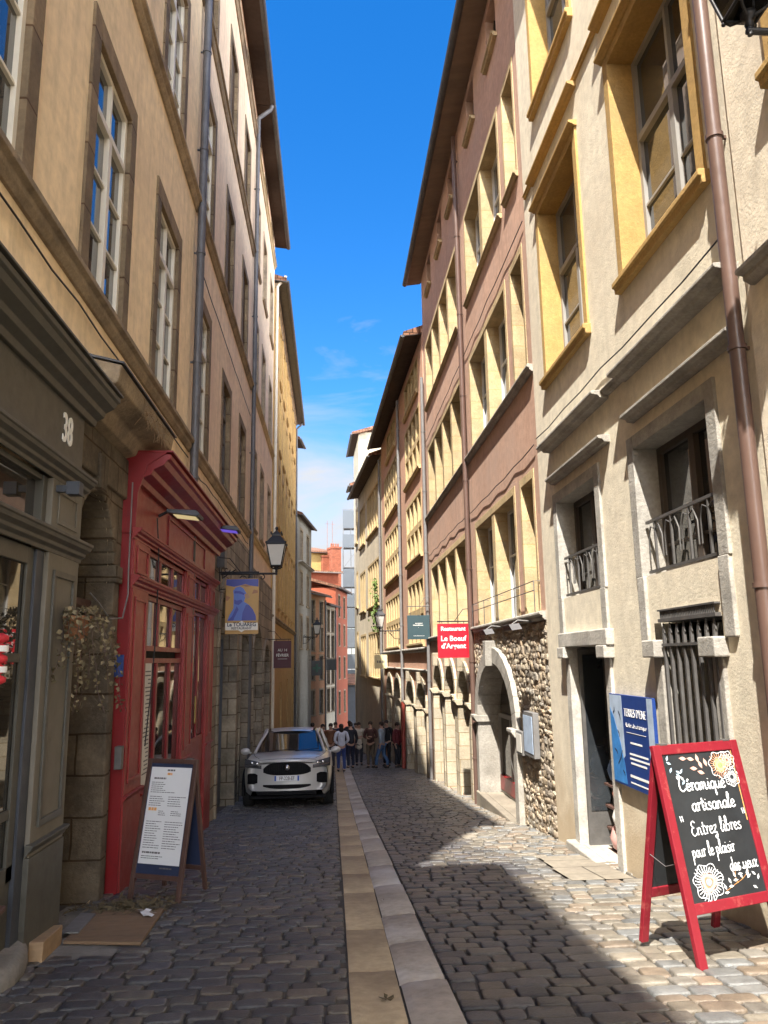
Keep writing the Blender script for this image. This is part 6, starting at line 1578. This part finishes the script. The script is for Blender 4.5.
P_ = [
 ('person in a white blouse and blue trousers walking away by the channel', .33, 29.6, 8, 1.68, (.52,.54,.62), (.035,.06,.19), dict(longhair=True, arms='hips', stride=.3)),
 ('person in black standing right behind the white blouse', .72, 31.6, 20, 1.74, (.02,.022,.03), (.02,.025,.05), dict()),
 ('person in a long cream coat facing the camera', 1.12, 33.9, 188, 1.74, (.42,.37,.30), (.03,.03,.04), dict(coat=.28, arms='fold')),
 ('person in a dark brown sweater and khaki trousers', 1.52, 31.8, 160, 1.76, (.06,.025,.02), (.10,.075,.05), dict(arms='fold')),
 ('person in a pale denim jacket and blue jeans stepping forward', 1.93, 31.3, 60, 1.74, (.26,.31,.36), (.06,.12,.24), dict(stride=.7)),
 ('person all in black leaning near the grey pipe', 2.22, 32.6, 150, 1.80, (.012,.012,.014), (.012,.012,.016), dict(arms='phone')),
 ('person in a maroon jacket nearest the red drainpipe', 2.55, 31.4, 230, 1.70, (.11,.018,.022), (.02,.02,.025), dict(coat=.08)),
 ('person in a rust brown jacket beside the parked car', -.06, 31.8, 170, 1.72, (.16,.07,.035), (.03,.03,.035), dict(arms='hips')),
 ('person in a dark red top half hidden by the car', -.40, 33.0, 200, 1.70, (.16,.03,.03), (.03,.03,.04), dict(longhair=True)),
 ('person in a grey hooded top beyond the car roof', -.85, 34.5, 10, 1.76, (.09,.09,.10), (.02,.025,.04), dict()),
 ('person in navy standing behind the rust brown jacket', .14, 36.5, 190, 1.78, (.025,.03,.06), (.02,.02,.03), dict()),
 ('tall person in dark clothes at the back of the crowd', .85, 40, 185, 1.84, (.03,.03,.035), (.03,.03,.04), dict()),
 ('person in a white shirt at the back of the crowd', 1.25, 43, 180, 1.74, (.6,.6,.6), (.04,.05,.08), dict()),
 ('person in a teal top far behind the cream coat', .45, 44, 175, 1.70, (.03,.10,.12), (.03,.03,.05), dict(longhair=True)),
]
for lb, x, y, fc, h, tc_, bc_, kw in P_: person(lb, x, y, fc, h, topc=tc_, bot=bc_, **kw)

# ================================================================== LIGHT, SKY, CAMERA
SUN = Vector((1.03, 2.65, -4.3)).normalized()
el = math.asin(-SUN.z); az = math.atan2(-SUN.x, -SUN.y)     # direction towards the sun, clockwise from +Y
sd = bpy.data.lights.new('sun', 'SUN'); sd.energy = 2.6; sd.angle = R(.5); sd.color = (1, .94, .85)
so = bpy.data.objects.new('sun', sd); COL.objects.link(so); so.rotation_euler = SUN.to_track_quat('-Z', 'Y').to_euler()
w = bpy.data.worlds.new('World'); SC.world = w; w.use_nodes = True; N, L = w.node_tree.nodes, w.node_tree.links
sky = N.new('ShaderNodeTexSky'); sky.sky_type = 'NISHITA'; sky.sun_disc = False; sky.sun_elevation = el; sky.sun_rotation = az
sky.air_density = 1.0; sky.dust_density = .3; sky.ozone_density = 3.0; sky.altitude = 300
tc = N.new('ShaderNodeTexCoord').outputs['Generated']
sep = N.new('ShaderNodeSeparateXYZ'); L.new(tc, sep.inputs[0])
def math_(op, a, b=None, c=None):
    n = N.new('ShaderNodeMath'); n.operation = op
    for i, v in enumerate((a, b, c)):
        if v is None: continue
        if hasattr(v, 'is_linked'): L.new(v, n.inputs[i])
        else: n.inputs[i].default_value = v
    return n.outputs[0]
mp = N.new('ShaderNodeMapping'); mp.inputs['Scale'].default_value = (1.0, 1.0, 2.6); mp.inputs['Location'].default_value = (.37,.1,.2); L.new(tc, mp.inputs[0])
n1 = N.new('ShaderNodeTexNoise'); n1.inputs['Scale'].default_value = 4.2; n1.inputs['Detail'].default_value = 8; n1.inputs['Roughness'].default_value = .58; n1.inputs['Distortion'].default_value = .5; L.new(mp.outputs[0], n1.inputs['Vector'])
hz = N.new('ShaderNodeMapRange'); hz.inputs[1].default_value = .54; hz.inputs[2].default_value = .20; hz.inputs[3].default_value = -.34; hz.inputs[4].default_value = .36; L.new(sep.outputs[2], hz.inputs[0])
bk = N.new('ShaderNodeMapRange'); bk.inputs[1].default_value = .58; bk.inputs[2].default_value = 0; bk.inputs[3].default_value = 0; bk.inputs[4].default_value = .36; L.new(sep.outputs[1], bk.inputs[0])   # unseen cloud overhead and behind the camera, added to fill the shade
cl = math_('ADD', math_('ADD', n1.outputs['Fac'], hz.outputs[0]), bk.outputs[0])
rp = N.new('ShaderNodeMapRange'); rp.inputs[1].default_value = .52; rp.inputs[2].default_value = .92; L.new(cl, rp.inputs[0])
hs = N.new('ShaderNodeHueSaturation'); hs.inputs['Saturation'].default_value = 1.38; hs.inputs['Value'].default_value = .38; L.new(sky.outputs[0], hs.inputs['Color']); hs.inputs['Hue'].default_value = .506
mx = N.new('ShaderNodeMix'); mx.data_type = 'RGBA'; L.new(rp.outputs[0], mx.inputs[0]); L.new(hs.outputs[0], mx.inputs[6]); cs = N.new('ShaderNodeMapRange'); cs.inputs[1].default_value = .55; cs.inputs[2].default_value = 0; cs.inputs[3].default_value = .98; cs.inputs[4].default_value = 14.0; L.new(sep.outputs[1], cs.inputs[0])   # added out-of-view cloud is brightened for more fill light in the street
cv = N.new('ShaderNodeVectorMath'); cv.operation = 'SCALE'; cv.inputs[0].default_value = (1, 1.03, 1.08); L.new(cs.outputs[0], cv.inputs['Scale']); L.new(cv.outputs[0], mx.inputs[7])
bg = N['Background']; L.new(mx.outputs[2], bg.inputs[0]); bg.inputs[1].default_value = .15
F_, PITCH, YAW, ROLL = 770., R(10.85), R(3.95), R(.9)
f0 = Vector((math.sin(YAW), math.cos(YAW), 0)); r0 = Vector((math.cos(YAW), -math.sin(YAW), 0)); u0 = Vector((0,0,1))
fw = f0*math.cos(PITCH)+u0*math.sin(PITCH); up = u0*math.cos(PITCH)-f0*math.sin(PITCH)
rt = r0*math.cos(ROLL)-up*math.sin(ROLL); up = up*math.cos(ROLL)+r0*math.sin(ROLL)
cd = bpy.data.cameras.new('camera'); cam = bpy.data.objects.new('camera', cd); COL.objects.link(cam)
cd.sensor_fit = 'HORIZONTAL'; cd.sensor_width = 36; cd.lens = 36*F_/768; cd.clip_start = .05; cd.clip_end = 2000
cam.matrix_world = Matrix(((rt.x,up.x,-fw.x,0),(rt.y,up.y,-fw.y,0),(rt.z,up.z,-fw.z,0),(0,0,0,1)))
SC.camera = cam
SC.view_settings.view_transform = 'Standard'; SC.view_settings.look = 'None'; SC.view_settings.gamma = 1; SC.view_settings.exposure = 2.5
SC.render.engine = 'CYCLES'; SC.cycles.use_denoising = True; SC.cycles.max_bounces = 6; SC.cycles.diffuse_bounces = 4; SC.cycles.glossy_bounces = 3; SC.cycles.transparent_max_bounces = 8
SC.cycles.sample_clamp_indirect = 6
